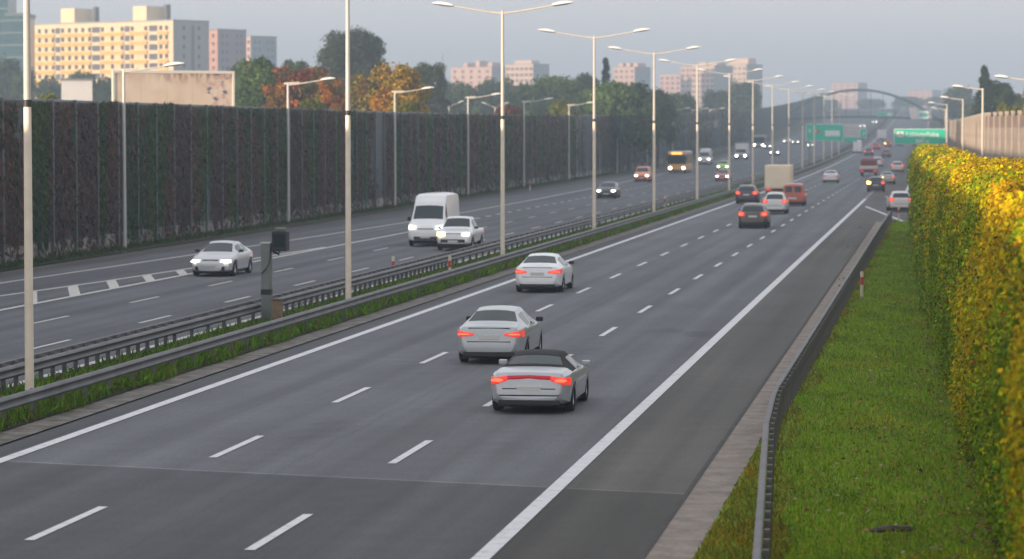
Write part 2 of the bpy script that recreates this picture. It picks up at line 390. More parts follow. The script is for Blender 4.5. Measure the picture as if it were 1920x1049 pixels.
# ------------------------------------------------------------------ long dark noise wall, left
def wallH(y): return I([(0, 7.45), (240, 7.5), (330, 7.7), (410, 8.0), (500, 8.4), (900, 8.6)], y)
nw = thing('noise_wall', 'long dark noise wall hung with brown and green climbing vines along the left', 'wall', (I(WALLX, 100), 100, 0))
ox, oy = nw.location.x, nw.location.y
ys = list(range(-100, 300, 10)) + list(range(300, 1390, 10))
k = NT('noise_panel'); X_, Y_, Z_ = k.xyz()
bars = k.math('GREATER_THAN', k.math('FRACT', k.math('MULTIPLY', Z_, .5)), .955)
c = k.mix(k.ramp(k.noise(.25, 3, (1, 1, .05)), .4, .6, 0., 1.), (.03, .052, .06), (.045, .058, .062))
c = k.mix(k.math('MULTIPLY', bars, .5), c, (.1, .12, .12))
M_PANEL = k.out(c, .5, None)
pm = MB(); bs_ = MB(); cp = MB()
for i in range(len(ys)-1):
    a, b = ys[i], ys[i+1]
    for mbx, z0, z1, t in ((pm, .75, None, .09), (bs_, -.1, .78, .13)):
        xa, xb = I(WALLX, a)-ox, I(WALLX, b)-ox; ga, gb = zr(a), zr(b); ta = z1 or wallH(a); tb = z1 or wallH(b)
        ta2 = ta if z1 else ta; tb2 = tb
        mbx.add([(xa-t, a-oy, ga+z0), (xa+t, a-oy, ga+z0), (xa+t, a-oy, ga+ta2), (xa-t, a-oy, ga+ta2),
                 (xb-t, b-oy, gb+z0), (xb+t, b-oy, gb+z0), (xb+t, b-oy, gb+tb2), (xb-t, b-oy, gb+tb2)],
                [(1, 5, 6, 2), (0, 3, 7, 4), (3, 2, 6, 7)] + ([(0, 1, 2, 3)] if i == 0 else []))
pm.build('panel', M_PANEL, nw); bs_.build('concrete_base', M_WALLBASE, nw)
cap = MB(); cap.grid([[(I(WALLX, y)-ox+dx, y-oy, zr(y)+wallH(y)+dz) for dx, dz in ((-.12, .0), (-.12, .1), (.12, .1), (.12, .0))] for y in ys])
cap.build('coping', mat('coping_grey', (.2, .21, .22), .5, var=.3, scale=.3), nw)
M_PALEP = mat('pale_wall_panel', (.3, .27, .24), .6, var=.2, scale=.6)
for ya, yb_ in ((503, 545), (604, 668)):
    MB().grid([[(I(WALLX, y)-ox+.12, y-oy, zr(y)+z) for z in (5.3, 7.0)] for y in np.linspace(ya, yb_, 8)]).grid([[(I(WALLX, y)-ox+.16, y-oy, zr(y)+z) for z in (5.3, 7.0)] for y in np.linspace(ya, yb_, 8)]).build('pale_panel', M_PALEP, nw)
pme = MB().box(-.09, .09, -.09, .09, 0, 1).mesh('post', mat('wall_post_steel', (.1, .125, .13), .5, .3, var=.2))
wy = [108+4.2*i for i in range(100)]; rest = MB()
for y in wy:
    o = link('post', pme, nw, (I(WALLX, y)-ox+.17, y-oy, zr(y))); o.scale = (1, 1, wallH(y)+.12)
y = 108+420.
while y < 1380:
    x = I(WALLX, y)-ox+.17; rest.box(x-.09, x+.09, y-oy-.09, y-oy+.09, zr(y), zr(y)+wallH(y)+.12); y += 4.2
tag(rest.build('post', MATS['wall_post_steel'], nw), kind='stuff')
def vines(n, y0, y1, s0):
    Y = y0+(y1-y0)*rng.random(n); H = np.array([wallH(y) for y in Y]); z = H*(rng.random(n))+.05
    cov = vnoise(Y*.12, 0*Y, 1., 31)+.8*vnoise(Y*.6, 0*Y, 1., 32)+.35*vnoise(Y*1.3, z*.5, 1., 33)+np.interp(Y, [250, 330, 420], [1.05, .6, .15])
    low = (z < .95) & (rng.random(n) < .55)
    keep = (cov + rng.normal(0, .22, n) > -.25) & ~low
    hang = .55+.45*np.sin(Y*1.7)+.3*np.sin(Y*4.1)
    keep &= ~((z < 1.8*hang) & (rng.random(n) < .5))
    Y, z, H = Y[keep], z[keep], H[keep]; n = len(Y)
    x = np.interp(Y, [l[0] for l in WALLX], [l[1] for l in WALLX]) - ox + .12 + .12*rng.random(n)
    z = np.minimum(z, H-.2+.16*np.clip(vnoise(Y*.9, 0*Y, 1., 34), -1, 1.4)*(z > H-.6))
    P = np.stack([x, Y-oy, z+np.array([zr(y) for y in Y])], 1); N = np.tile([1., -.2, .25], (n, 1))
    v = 1.2*vnoise(Y*.5, z*.1, 1., 35)+.9*vnoise(Y*2.2, z*.15, 1., 36)+rng.normal(0, .3, n)+(1.6-z)*-.05
    br, pu, gr, g2 = [np.array(c) for c in ((.118, .066, .05), (.08, .06, .055), (.06, .09, .028), (.036, .066, .034))]
    c = np.where((v < -.4)[:, None], pu, np.where((v < .35)[:, None], br, np.where((v < 1.)[:, None], g2, gr)))
    c = np.clip(c*(1+rng.normal(0, .3, (n, 1)))*(1+rng.normal(0, .06, (n, 3))), .006, .3)
    tag(leaves('vine', P, N, s0*(.6+.8*rng.random(n)), c, nw, 2.3, .4, drop=2.5, wid=.75), kind='stuff')
vines(70000, 100, 250, .2); vines(24000, 250, 470, .34); vines(6000, 470, 800, .55)

# ------------------------------------------------------------------ pale noise wall, right
RW = [(150, 9.8), (200, 5.7), (228, 3.5), (314, 2.8), (440, 1.9), (700, 1.7), (1040, 1.9)]
rw = thing('panel_wall', 'pale beige panelled noise wall behind the yellow hedge on the right', 'wall', (I(RW, 228), 228, 0))
ox2, oy2 = rw.location.x, rw.location.y
k = NT('beige_panel'); X_, Y_, Z_ = k.xyz()
gr_ = k.math('GREATER_THAN', k.math('FRACT', k.math('MULTIPLY', Z_, .9)), .9)
c = k.mix(k.ramp(k.noise(.5, 4), .35, .65, 0., 1.), (.26, .21, .175), (.32, .265, .225)); c = k.mix(k.math('MULTIPLY', gr_, .35), c, (.2, .15, .13))
pm = MB(); tp = MB()
yy = [150+4.2*i for i in range(212)]
for a, b in zip(yy[:-1], yy[1:]):
    for mbx, z0, z1 in ((pm, 0., 6.3), (tp, 6.3, 7.1)):
        xa, xb, ga, gb = I(RW, a)-ox2, I(RW, b)-ox2, zr(a), zr(b); t = .09
        mbx.add([(xa-t, a-oy2, ga+z0), (xa+t, a-oy2, ga+z0), (xa+t, a-oy2, ga+z1), (xa-t, a-oy2, ga+z1),
                 (xb-t, b-oy2, gb+z0), (xb+t, b-oy2, gb+z0), (xb+t, b-oy2, gb+z1), (xb-t, b-oy2, gb+z1)], [(1, 5, 6, 2), (0, 3, 7, 4), (3, 2, 6, 7)])
pm.build('panel', k.out(c, .7), rw); tp.build('top_panel', mat('top_panel_brown', (.2, .145, .12), .6, var=.2, scale=.5), rw)
pme = MB().box(-.11, .11, -.11, .11, 0, 7.2).box(-.14, .14, -.2, .2, 7.2, 7.42).mesh('post', mat('beige_post', (.33, .28, .24), .6, var=.15))
rest = MB()
for i, y in enumerate(yy):
    if i < 100: link('post', pme, rw, (I(RW, y)-ox2-.06, y-oy2, zr(y)))
    else:
        x = I(RW, y)-ox2-.06; rest.box(x-.11, x+.11, y-oy2-.11, y-oy2+.11, zr(y), zr(y)+7.4)
tag(rest.build('post', MATS['beige_post'], rw), kind='stuff')

# ------------------------------------------------------------------ guardrails
def wbeam(xf, side, ys, ztop, m, ox, oy, ht=1.):      # side=+1: corrugation faces +X
    prof = [(0, 0), (.05, -.03), (.08, -.07), (.02, -.13), (.02, -.17), (.08, -.23), (.05, -.28), (0, -.3), (-.03, -.28), (-.03, -.02)]
    return MB().grid([[(xf(y)-ox+side*px, y-oy, zr(y)+ztop+pz*ht) for px, pz in prof+prof[:1]] for y in ys])
def rail(name, label, xf, side, y0, y1, posts, ztop=.74, both=False, ht=1.):
    ox, oy = xf(y0), y0
    r = thing(name, label, 'guardrail', (ox, oy, zr(oy)))
    ys = [y0+2*i for i in range(int((min(y1, 420)-y0)/2)+1)] + [y for y in YS if y0 < y <= y1 and y > 420]
    if zr(oy) != 0: raise Exception
    wbeam(lambda y: xf(y)+side*.09, side, ys, ztop, M_RAIL, ox, oy, ht).build('beam', M_RAIL, r)
    if both: wbeam(lambda y: xf(y)-side*.26, -side, ys, ztop-.04, M_RAIL, ox, oy).build('beam', M_RAIL, r)
    pme = MB().box(-.05, .05, -.03, .03, -.05, ztop-.02).box(-.22 if both else -.05, .07, -.045, .045, ztop-.3, ztop-.06).mesh('post', M_RAILD)
    if side < 0:
        pme = MB().box(-.05, .05, -.03, .03, -.05, ztop-.02).box(-.07, .22 if both else .05, -.045, .045, ztop-.3, ztop-.06).mesh('post', M_RAILD)
    if ht < 1: pme = MB().box(-.04, .04, -.05, .05, -.05, ztop-.01).mesh('post', M_RAILD)
    rest = MB()
    for i, y in enumerate(posts):
        if i < 100: link('post', pme, r, (xf(y)-ox, y-oy, zr(y)))
        else: rest.box(xf(y)-ox-.05, xf(y)-ox+.05, y-oy-.03, y-oy+.03, zr(y)-.05, zr(y)+ztop-.02)
    if rest.V: tag(rest.build('post', M_RAILD, r), kind='stuff')
    return r
def seq(*segs):
    out = []
    for a, b, s in segs:
        y = a
        while y < b-1e-6: out.append(y); y += s
    return out
rail('guardrail', 'weathered steel guardrail along the median, beside the lanes driving away', lambda y: -18.78, 1, -20, 1500, seq((40, 180, 2), (180, 420, 4), (-20, 40, 4), (420, 1500, 8)), .72)
rail('guardrail', 'double-beam steel guardrail with close posts along the oncoming lanes', lambda y: -21.3, -1, -20, 1500, seq((60, 84, 1), (84, 96, 2), (96, 135, 1), (135, 189, 2), (189, 420, 4), (-20, 60, 4), (420, 1500, 8)), .76, True)
rail('guardrail', 'dark steel guardrail edging the lawn, bending away from the hard shoulder', lambda y: I([(-20, .2), (38, -2.1), (56, -2.98), (63, -3.2), (150, -3.12), (207, -3.05)], y), -1, -20, 206, seq((32, 110, 1), (110, 152, 2), (152, 206, 4), (-20, 32, 4)), .76, ht=.5)

# ------------------------------------------------------------------ street lamps
ORD = 'nearest,second nearest,third nearest,fourth nearest,fifth nearest,sixth nearest,seventh nearest,eighth nearest,ninth nearest,tenth nearest,eleventh nearest,twelfth nearest,thirteenth nearest,fourteenth nearest,fifteenth nearest'.split(',')
def lamp_head(p, d, L=.95, w=.17):           # flat luminaire from p along d (in XZ)
    d = Vector(d).normalized(); up = Vector((-d.z, 0, d.x)) if d.x > 0 else Vector((d.z, 0, -d.x)); p = Vector(p)
    top, bot = MB(), MB(); rows_t, rows_b = [], []
    for i in range(9):
        t = i/8; hw_ = w*(.35+.65*math.sin(math.pi*min(1, .12+t*.9))**.6); ht = .14*math.sin(math.pi*(.15+.8*t))**.7
        c = p+d*(t*L)
        rows_t.append([c+Vector((0, math.cos(a)*hw_, 0))+up*(math.sin(a)*ht) for a in [math.pi*k/8 for k in range(9)]])
        rows_b.append([c+Vector((0, math.cos(a)*hw_*.97, 0))-up*(math.sin(a)*ht*.45+.002) for a in [math.pi*k/6 for k in range(7)]])
    top.grid(rows_t); top.add(rows_t[0], [tuple(range(9))]); top.add(rows_t[-1], [tuple(range(9))]); bot.grid(rows_b)
    return top, bot
def make_lamp(kind):
    if kind == 'median':
        t = thing('street_lamp', 'x', 'street lamp', group='twin-arm lamps along the median')
        MB().tube([(0, 0, -.1), (0, 0, 6.62)], [.105, .088], 12).build('lower_pole', M_POLEB2, t, True)
        MB().tube([(0, 0, 6.62), (0, 0, 6.78)], .1, 12).build('collar', M_DARK, t, True)
        MB().tube([(0, 0, 6.78), (0, 0, 11.62)], [.086, .066], 12).build('pole', M_POLE, t, True)
        MB().tube([(0, 0, -.05), (0, 0, .02)], .2, 12).build('base_plate', M_RAILD, t)
        arms = ((1, 2.35), (-1, 2.35)); z0, rise = 11.5, .36
    elif kind == 'wall':
        t = thing('street_lamp', 'x', 'street lamp', group='single-arm lamps along the dark noise wall')
        MB().tube([(0, 0, -.1), (0, 0, 9.2)], [.1, .075], 10).build('pole', M_POLEB, t, True)
        arms = ((1, 2.2),); z0, rise = 9.05, .3
        MB().tube([(-.25, 0, 9.13), (.75, 0, 9.2)], [.08, .05], 8).build('arm_bracket', M_POLE, t, True)
    elif kind == 'vee':
        t = thing('street_lamp', 'x', 'street lamp', group='V-arm lamps on the road behind the noise wall')
        MB().tube([(0, 0, -.1), (0, 0, 9.6)], [.12, .1], 8).build('pole', M_POLEB, t, True)
        arms = ((1, 1.5), (-1, 1.5)); z0, rise = 9.55, .55
    else:
        t = thing('street_lamp', 'x', 'street lamp', group='single-arm lamps by the beige wall')
        MB().tube([(0, 0, -.1), (0, 0, 9.0)], [.1, .075], 10).build('pole', M_POLE, t, True)
        arms = ((-1, 1.35),); z0, rise = 8.92, .16
    for s, L in arms:
        MB().tube([(0, 0, z0), (s*L*.3, 0, z0+rise*.22), (s*L, 0, z0+rise)], [.055, .045, .035], 8).build('arm', M_POLE, t, True)
        a, b = lamp_head((s*(L-.03), 0, z0+rise), (s, 0, rise/L*.9), .98 if kind != 'right' else .8)
        h = a.build('lamp_head', M_HEADTOP, t, True); b.build('lens', M_HEADBOT, h, True)
    return t
M_POLEB2 = mat('lamp_pole_lower', (.8, .69, .56), .55, .1, var=.1, scale=3)  # paler and warmer than the upper pole: sunlight put into the colour
def lamps(kind, pts, fmt):
    src = make_lamp(kind)
    for i, (x, y, *h) in enumerate(pts):
        o = src if i == 0 else dup_tree(src)
        o.location = (x, y, zr(y)); o['label'] = fmt.format(ORD[i])
        if h: o.scale = (1, 1, h[0])
lamps('median', [(-20, y) for y in (65.8, 103, 140.5, 178.6, 216.8, 256.1, 295.7, 333.5, 373, 414, 456, 499, 541, 582, 623)], '{} twin-arm lamp post standing in the grassy median')
lamps('wall', [(-40.8, 150.8), (-41.9, 195.4), (-42.5, 238.3), (-43.0, 279.5), (-43.5, 321.8), (-44.1, 366.6), (-44.8, 429.5), (-45.5, 481.7), (-46.1, 535), (-46.9, 588), (-47.5, 642)], '{} single-arm lamp post along the foot of the dark vine wall')
lamps('vee', [(-75, 468), (-75, 518), (-75, 569), (-75, 624), (-75, 673)], '{} small V-armed lamp rising behind the dark noise wall')
lamps('right', [(5.2, 176), (3.0, 214), (2.2, 285), (.9, 342), (1.0, 440), (1.1, 520)], '{} single-arm lamp post before the beige panel wall')

# ------------------------------------------------------------------ vehicles
KINDS = {
 'sedan': dict(L=4.7, W=1.83, zt=[(0, .56), (.03, .66), (.07, .93), (.12, 1.0), (.55, 1.06), (.72, 1.09), (1.32, 1.38), (1.75, 1.43), (2.3, 1.43), (2.65, 1.38), (3.42, .98), (3.55, .95), (4.35, .82), (4.6, .7), (4.68, .58), (4.7, .5)],
   zs=[(0, .54), (.05, .72), (.12, .9), (.7, .95), (3.3, .92), (4.3, .76), (4.6, .62), (4.7, .48)],
   w=[(0, .66), (.05, .74), (.15, .82), (.5, .89), (1.0, .915), (3.6, .915), (4.2, .87), (4.5, .78), (4.65, .62), (4.7, .5)],
   wt=[(0, .62), (.12, .7), (.7, .74), (1.32, .56), (2.3, .57), (2.65, .56), (3.42, .74), (4.3, .7), (4.7, .45)],
   zb=[(0, .34), (.2, .25), (.6, .21), (4.2, .21), (4.7, .25)], rw=(.76, 1.28), ws=(2.69, 3.36), side=[(1.2, 1.95), (2.03, 2.95)], wh=(.98, 3.78, .32), tail=(.4, .88, .76, .82, .71, .89), head=(.42, .84, .6, .72, .56, .72), plate=.72, mirror=2.95),
 'convertible': dict(L=4.4, W=1.8, zt=[(0, .54), (.03, .64), (.08, .9), (.14, .98), (.6, 1.02), (1.0, 1.05), (1.55, 1.3), (1.9, 1.36), (2.3, 1.36), (2.5, 1.33), (3.12, .95), (3.25, .92), (4.1, .78), (4.32, .66), (4.4, .5)],
   zs=[(0, .5), (.05, .7), (.14, .88), (.8, .93), (3.1, .89), (4.0, .72), (4.3, .58), (4.4, .46)],
   w=[(0, .64), (.05, .73), (.15, .81), (.5, .88), (1.0, .9), (3.3, .9), (4.0, .85), (4.3, .7), (4.4, .5)],
   wt=[(0, .6), (.14, .7), (.9, .74), (1.55, .54), (2.3, .56), (2.5, .55), (3.12, .74), (4.1, .68), (4.4, .42)],
   zb=[(0, .34), (.2, .25), (.6, .2), (4.0, .2), (4.4, .25)], rw=(1.12, 1.5), ws=(2.54, 3.08), side=[(1.75, 2.75)], wh=(.92, 3.5, .32), tail=(.47, .87, .79, .9, .66, .84), head=(.4, .8, .58, .68, .54, .68), plate=.6, mirror=2.7, soft=True, band=True),
 'hatch': dict(L=4.2, W=1.78, zt=[(0, .58), (.03, .68), (.07, .95), (.12, 1.02), (.5, 1.42), (.75, 1.5), (1.6, 1.53), (2.2, 1.48), (3.0, 1.02), (3.15, .98), (3.9, .84), (4.12, .7), (4.2, .5)],
   zs=[(0, .55), (.05, .75), (.12, .97), (3.0, .95), (3.9, .76), (4.2, .46)],
   w=[(0, .66), (.05, .75), (.15, .83), (.5, .88), (1.0, .89), (3.2, .89), (3.8, .84), (4.1, .7), (4.2, .5)],
   wt=[(0, .62), (.12, .72), (.5, .6), (1.6, .6), (2.2, .58), (3.0, .74), (3.9, .66), (4.2, .42)],
   zb=[(0, .34), (.2, .26), (3.9, .22), (4.2, .26)], rw=(.15, .47), ws=(2.24, 2.95), side=[(.6, 1.5), (1.58, 2.5)], wh=(.78, 3.35, .32), tail=(.52, .88, .78, 1.0, .74, 1.06), head=(.4, .8, .6, .74, .56, .74), plate=.66, mirror=2.5),
 'suv': dict(L=4.4, W=1.84, zt=[(0, .64), (.03, .74), (.07, 1.0), (.12, 1.08), (.45, 1.48), (.7, 1.6), (1.7, 1.65), (2.3, 1.6), (3.05, 1.14), (3.2, 1.1), (4.1, .98), (4.32, .8), (4.4, .58)],
   zs=[(0, .6), (.05, .8), (.12, 1.05), (3.0, 1.04), (4.1, .9), (4.4, .52)],
   w=[(0, .7), (.05, .78), (.15, .86), (.5, .91), (1.0, .92), (3.4, .92), (4.1, .86), (4.3, .74), (4.4, .56)],
   wt=[(0, .66), (.12, .74), (.45, .64), (1.7, .64), (2.3, .62), (3.05, .78), (4.1, .7), (4.4, .5)],
   zb=[(0, .4), (.2, .3), (4.1, .28), (4.4, .34)], rw=(.15, .43), ws=(2.34, 3.0), side=[(.6, 1.5), (1.58, 2.6)], wh=(.82, 3.5, .36), tail=(.5, .91, .82, 1.06, .8, 1.14), head=(.42, .84, .72, .86, .7, .88), plate=.8, mirror=2.6),
 'smallvan': dict(L=4.4, W=1.84, zt=[(0, .62), (.04, 1.0), (.1, 1.66), (.25, 1.78), (1.0, 1.84), (2.4, 1.82), (2.75, 1.74), (3.45, 1.18), (3.6, 1.13), (4.2, .95), (4.36, .78), (4.4, .6)],
   zs=[(0, .58), (.05, .98), (3.4, 1.04), (4.1, .86), (4.4, .5)],
   w=[(0, .8), (.05, .85), (.2, .9), (3.6, .92), (4.1, .86), (4.32, .72), (4.4, .58)],
   wt=[(0, .78), (.1, .76), (.3, .74), (2.4, .74), (2.75, .72), (3.45, .78), (4.2, .7), (4.4, .5)],
   zb=[(0, .36), (.2, .28), (4.1, .24), (4.4, .28)], rw=None, reardoor=(.1, .62, 1.12, 1.58), ws=(2.8, 3.4), side=[(1.5, 2.1), (2.2, 3.0)], wh=(.75, 3.5, .32), tail=(.74, .88, .78, 1.08, .78, 1.08), head=(.42, .84, .72, .88, .7, .9), plate=.62, mirror=3.0),
 'van': dict(L=5.9, W=2.04, zt=[(0, .7), (.04, 1.4), (.1, 2.5), (.25, 2.66), (1.0, 2.72), (3.6, 2.7), (4.0, 2.62), (4.42, 2.25), (4.5, 2.1), (5.08, 1.34), (5.2, 1.27), (5.72, 1.06), (5.86, .88), (5.9, .66)],
   zs=[(0, .66), (.05, 1.2), (5.0, 1.24), (5.7, .98), (5.9, .58)],
   w=[(0, .93), (.1, .98), (.3, 1.02), (5.2, 1.02), (5.6, .98), (5.82, .86), (5.9, .74)],
   wt=[(0, .9), (.1, .86), (.3, .84), (3.6, .8), (4.5, .82), (5.1, .9), (5.7, .8), (5.9, .66)],
   zb=[(0, .42), (.2, .34), (5.6, .3), (5.9, .34)], rw=None, ws=(4.5, 5.02), side=[(4.2, 4.75)], wh=(1.1, 4.85, .36), tail=(.86, .99, .8, 1.3, .8, 1.3), head=(.5, .93, .86, 1.08, .84, 1.14), plate=.62, mirror=4.7, grille=(.42, .72, .94)),
 'pickup': dict(L=5.0, W=1.84, zt=[(0, .8), (.04, 1.02), (.1, 1.06), (1.75, 1.1), (1.78, 1.12), (1.9, 1.6), (2.1, 1.7), (2.9, 1.72), (3.1, 1.66), (3.72, 1.16), (3.85, 1.12), (4.7, 1.0), (4.92, .86), (5.0, .64)],
   zs=[(0, .76), (.06, 1.0), (3.6, 1.04), (4.7, .92), (5.0, .58)],
   w=[(0, .82), (.1, .88), (.4, .92), (4.0, .92), (4.6, .88), (4.9, .76), (5.0, .62)],
   wt=[(0, .78), (1.75, .8), (1.9, .64), (2.9, .64), (3.1, .64), (3.72, .78), (4.7, .74), (5.0, .56)],
   zb=[(0, .5), (.2, .42), (4.7, .34), (5.0, .38)], rw=(1.79, 1.89), ws=(3.14, 3.66), side=[(2.1, 2.6), (2.66, 3.3)], wh=(1.0, 4.0, .37), tail=(.78, .9, .72, 1.0, .72, 1.0), head=(.42, .84, .76, .94, .74, .96), plate=.56, mirror=3.3, grille=(.4, .72, .9)),
}
def paint(col, metal=.0):
    nm = 'paint_%d_%d_%d_%d' % (*[int(c*1000) for c in col], int(metal*10))
    return mat(nm, col, .34, metal, var=.05, scale=1.5, coat=.6)
def car(kind, X, Y, d, col, label, name='car', cat='car', metal=0., lights=1, ind=0, group=None, rz=0., hs=1., ws=1., bumper=None, glassy=None):
    K = KINDS[kind]; L = K['L']
    root = thing(name, label, cat, (X, Y if d > 0 else Y+L, zr(Y)), (0 if d > 0 else math.pi)+rz, group)
    slope = (zr(Y+5)-zr(Y-1))/6; root.rotation_euler.x = math.atan(slope)*(1 if d > 0 else -1)
    root.scale = (ws, 1, hs)
    ctrl = sorted(set([0., L] + [t[0] for t in K['zt']] + [t[0] for t in K['w']] + (list(K['rw']) if K['rw'] else []) + list(K['ws']) + [v for s in K['side'] for v in s]))
    ys = []
    for a, b in zip(ctrl[:-1], ctrl[1:]):
        n = max(1, int((b-a)/.1)); ys += [a+(b-a)*i/n for i in range(n)]
    ys.append(L); wr, wf, r = K['wh']
    def arch(y):
        z = 0
        for c in (wr, wf):
            q = (r+.06)**2-(y-c)**2
            if q > 0: z = max(z, r+math.sqrt(q))
        return z
    rings = []
    for y in ys:
        zt, zs, w, wt, zb = (I(K[k], y) for k in ('zt', 'zs', 'w', 'wt', 'zb'))
        zs = min(zs, zt-.03); zb = min(zb, zs-.1); a = arch(y); wt = min(wt, w*.94)
        p = [(0, max(zb, a*.98)), (w*.84, max(zb, a*.99)), (w*.96, max(zb+.06, a)), (w*1.0, max((zb+zs)/2+.04, a+.02)), (w*.985, max(zs-.07, a+.04)), (w*.95, zs)]
        A = (w*.94, zs); g = min(1., max(0., (zt-zs-.06)/.3)); B = (wt, zt-.015-.085*g)
        for t in (.08, .9): p.append((A[0]+(B[0]-A[0])*t+.02*g*math.sin(math.pi*t), A[1]+(B[1]-A[1])*t))
        p += [B, (wt*.9, zt-.012-.03*g), (wt*.5, zt-.004-.006*g), (0, zt)]
        full = [(-x, z) for x, z in p[::-1][:-1]] + p if False else [(x, z) for x, z in p] + [(-x, z) for x, z in p[-2:0:-1]]
        rings.append([(x, y, z) for x, z in full])
    n = len(rings[0]); NP = 12
    body, soft, gl = MB(), MB(), {'windscreen': MB(), 'rear_window': MB()}
    V = [v for rr in rings for v in rr]
    def put(mb, f): mb.F.append(f); mb.M.append(0)
    tgt = {}
    for i in range(len(ys)-1):
        ym = (ys[i]+ys[i+1])/2
        for k in range(n):
            f = (i*n+k, i*n+(k+1) % n, (i+1)*n+(k+1) % n, (i+1)*n+k)
            kk = k if k < NP-1 else n-1-k                   # mirrored ring segment
            m = body
            if kk >= 9 and K['rw'] and K['rw'][0] < ym < K['rw'][1]: m = gl['rear_window']
            elif kk >= 9 and K['ws'][0] < ym < K['ws'][1]: m = gl['windscreen']
            elif kk == 6 and any(a < ym < b for a, b in K['side']): m = gl.setdefault(('side_window', k < NP, [a < ym < b for a, b in K['side']].index(True)), MB())
            elif K.get('soft') and kk >= 6 and K['rw'][0]-.12 < ym < K['ws'][0]-.05: m = soft
            put(m, f)
    put(body, tuple(range(n))); put(body, tuple(range((len(ys)-1)*n, len(ys)*n)))
    pm_ = paint(col, metal)
    def cut(mb):                                            # keep only used verts
        u = sorted({i for f in mb.F for i in f}); mp = {o: j for j, o in enumerate(u)}
        mb.V = [V[i] for i in u]; mb.F = [tuple(mp[i] for i in f) for f in mb.F]; return mb
    # flip orientation is fixed by recalc_face_normals for the closed body; open panes are two-sided anyway
    cut(body).build('body', pm_, root, 28)
    for nm, mb in gl.items():
        if mb.F: cut(mb).build(nm if isinstance(nm, str) else nm[0], M_GLASS, root, True)
    if soft.F: cut(soft).build('soft_top', mat('soft_top_cloth', (.012, .012, .014), .85), root, True)
    fine = list(np.linspace(0, L, 600)); Wf = np.interp(fine, *zip(*K['w'])); Zf = np.interp(fine, *zip(*K['zt'])); Zb = np.array([min(I(K['zb'], q), .5) for q in fine])
    def ysurf(x, z, rear=True):
        ok = np.where((Wf >= abs(x)-.004) & (Zf >= z-.004))[0]
        return fine[ok[0] if rear else ok[-1]] if len(ok) else L/2
    def lens(nm, spec, rear, m, out=.03, sides=(1, -1)):
        x0, x1, a0, b0, a1, b1 = spec
        for s in sides:
            mb = MB(); N_ = 6; F_, B_ = [], []
            for i in range(N_):
                t = i/(N_-1); x = x0+(x1-x0)*t; za = a0+(a1-a0)*t; zb_ = b0+(b1-b0)*t; row, rb = [], []
                for q in (0, .15, .5, .85, 1):
                    z = za+(zb_-za)*q; y = ysurf(x, z, rear); e = out*(1-.6*abs(2*q-1)**3)*(1-.5*(2*t-1)**4)
                    row.append((s*x, y-e if rear else y+e, z)); rb.append((s*x, y+.06 if rear else y-.06, z))
                F_.append(row); B_.append(rb)
            mb.grid(F_); mb.grid(B_)
            per = [F_[i][0] for i in range(N_)] + [F_[-1][j] for j in range(1, 5)] + [F_[i][-1] for i in range(N_-2, -1, -1)] + [F_[0][j] for j in range(3, 0, -1)]
            peb = [B_[i][0] for i in range(N_)] + [B_[-1][j] for j in range(1, 5)] + [B_[i][-1] for i in range(N_-2, -1, -1)] + [B_[0][j] for j in range(3, 0, -1)]
            mb.grid([per+per[:1], peb+peb[:1]])
            o = mb.build(nm, m if not isinstance(m, dict) else m[s], root, True)
            mm_ = m[s] if isinstance(m, dict) else m
            if mm_ in (M_TAIL, M_HEADLENS):
                xm_, zm_ = x0*.45+x1*.55, (a0+b0+a1+b1)/4; tl = mm_ is M_TAIL; ym_ = ysurf(xm_, zm_, rear)+(-out-.012 if rear else out-.01); kk_ = .34 if tl else .36
                MB().add([(s*xm_+(x1-x0)*kk_*math.cos(q*math.pi/8), ym_+dy, zm_+(b0-a0)*kk_*1.15*math.sin(q*math.pi/8)) for dy in (0, .03) for q in range(16)], [tuple(range(16)), tuple(range(16, 32))]+[(q, (q+1) % 16, 16+(q+1) % 16, 16+q) for q in range(16)]).build('bulb', M_BULB if tl else M_HEAD, o)
    big = True; tm = M_TAIL if lights and d > 0 else M_TAILDIM
    lens('tail_light', K['tail'], True, {1: tm, -1: M_IND if ind == 1 else tm})
    if d < 0: lens('headlight', K['head'], False, {1: M_IND if ind == 2 else M_HEADLENS, -1: M_HEADLENS} if lights else M_HEADOFF)
    else: lens('headlight', K['head'], False, M_HEADOFF)
    if K.get('band'): lens('light_band', (0, .47, .84, .92, .81, .9), True, mat('red_band', (.25, .008, .015), .3, emit=.12, ecol=(1., .02, .05)), .02)
    if K.get('reardoor'):
        a, b, c_, e = K['reardoor']
        for s in (1, -1):
            yy0, yy1 = ysurf(.3, c_), ysurf(.3, e)
            MB().add([(s*a, yy0-.012, c_), (s*b, yy0-.012, c_), (s*b, yy1-.012, e), (s*a, yy1-.012, e), (s*a, yy0+.05, c_), (s*b, yy0+.05, c_), (s*b, yy1+.05, e), (s*a, yy1+.05, e)],
                     [(0, 1, 2, 3), (4, 7, 6, 5), (0, 4, 5, 1), (1, 5, 6, 2), (2, 6, 7, 3), (3, 7, 4, 0)]).build('rear_window', M_GLASS, root)
    yr = ysurf(0, K['plate']); MB().box(-.26, .26, yr-.02, yr+.04, K['plate']-.06, K['plate']+.06).build('licence_plate', M_PLATE, root, bevel=.008)
    zf = .42+K['wh'][2]*.2; yf = ysurf(0, zf, False); MB().box(-.26, .26, yf-.04, yf+.025, zf-.055, zf+.055).build('licence_plate', M_PLATE, root, bevel=.008)
    if kind in ('sedan', 'convertible', 'hatch', 'suv'):
        for z_, hw_ in ((.6, .8), ) + (((.95, .7),) if kind == 'sedan' else ()):
            y_ = ysurf(0, z_); MB().box(-hw_*I(K['w'], y_+.02), hw_*I(K['w'], y_+.02), y_-.006, y_+.05, z_-.012, z_+.012).build('panel_gap', M_DARK, root)
    zb0 = I(K['zb'], .1); wbp = I(K['w'], .1)
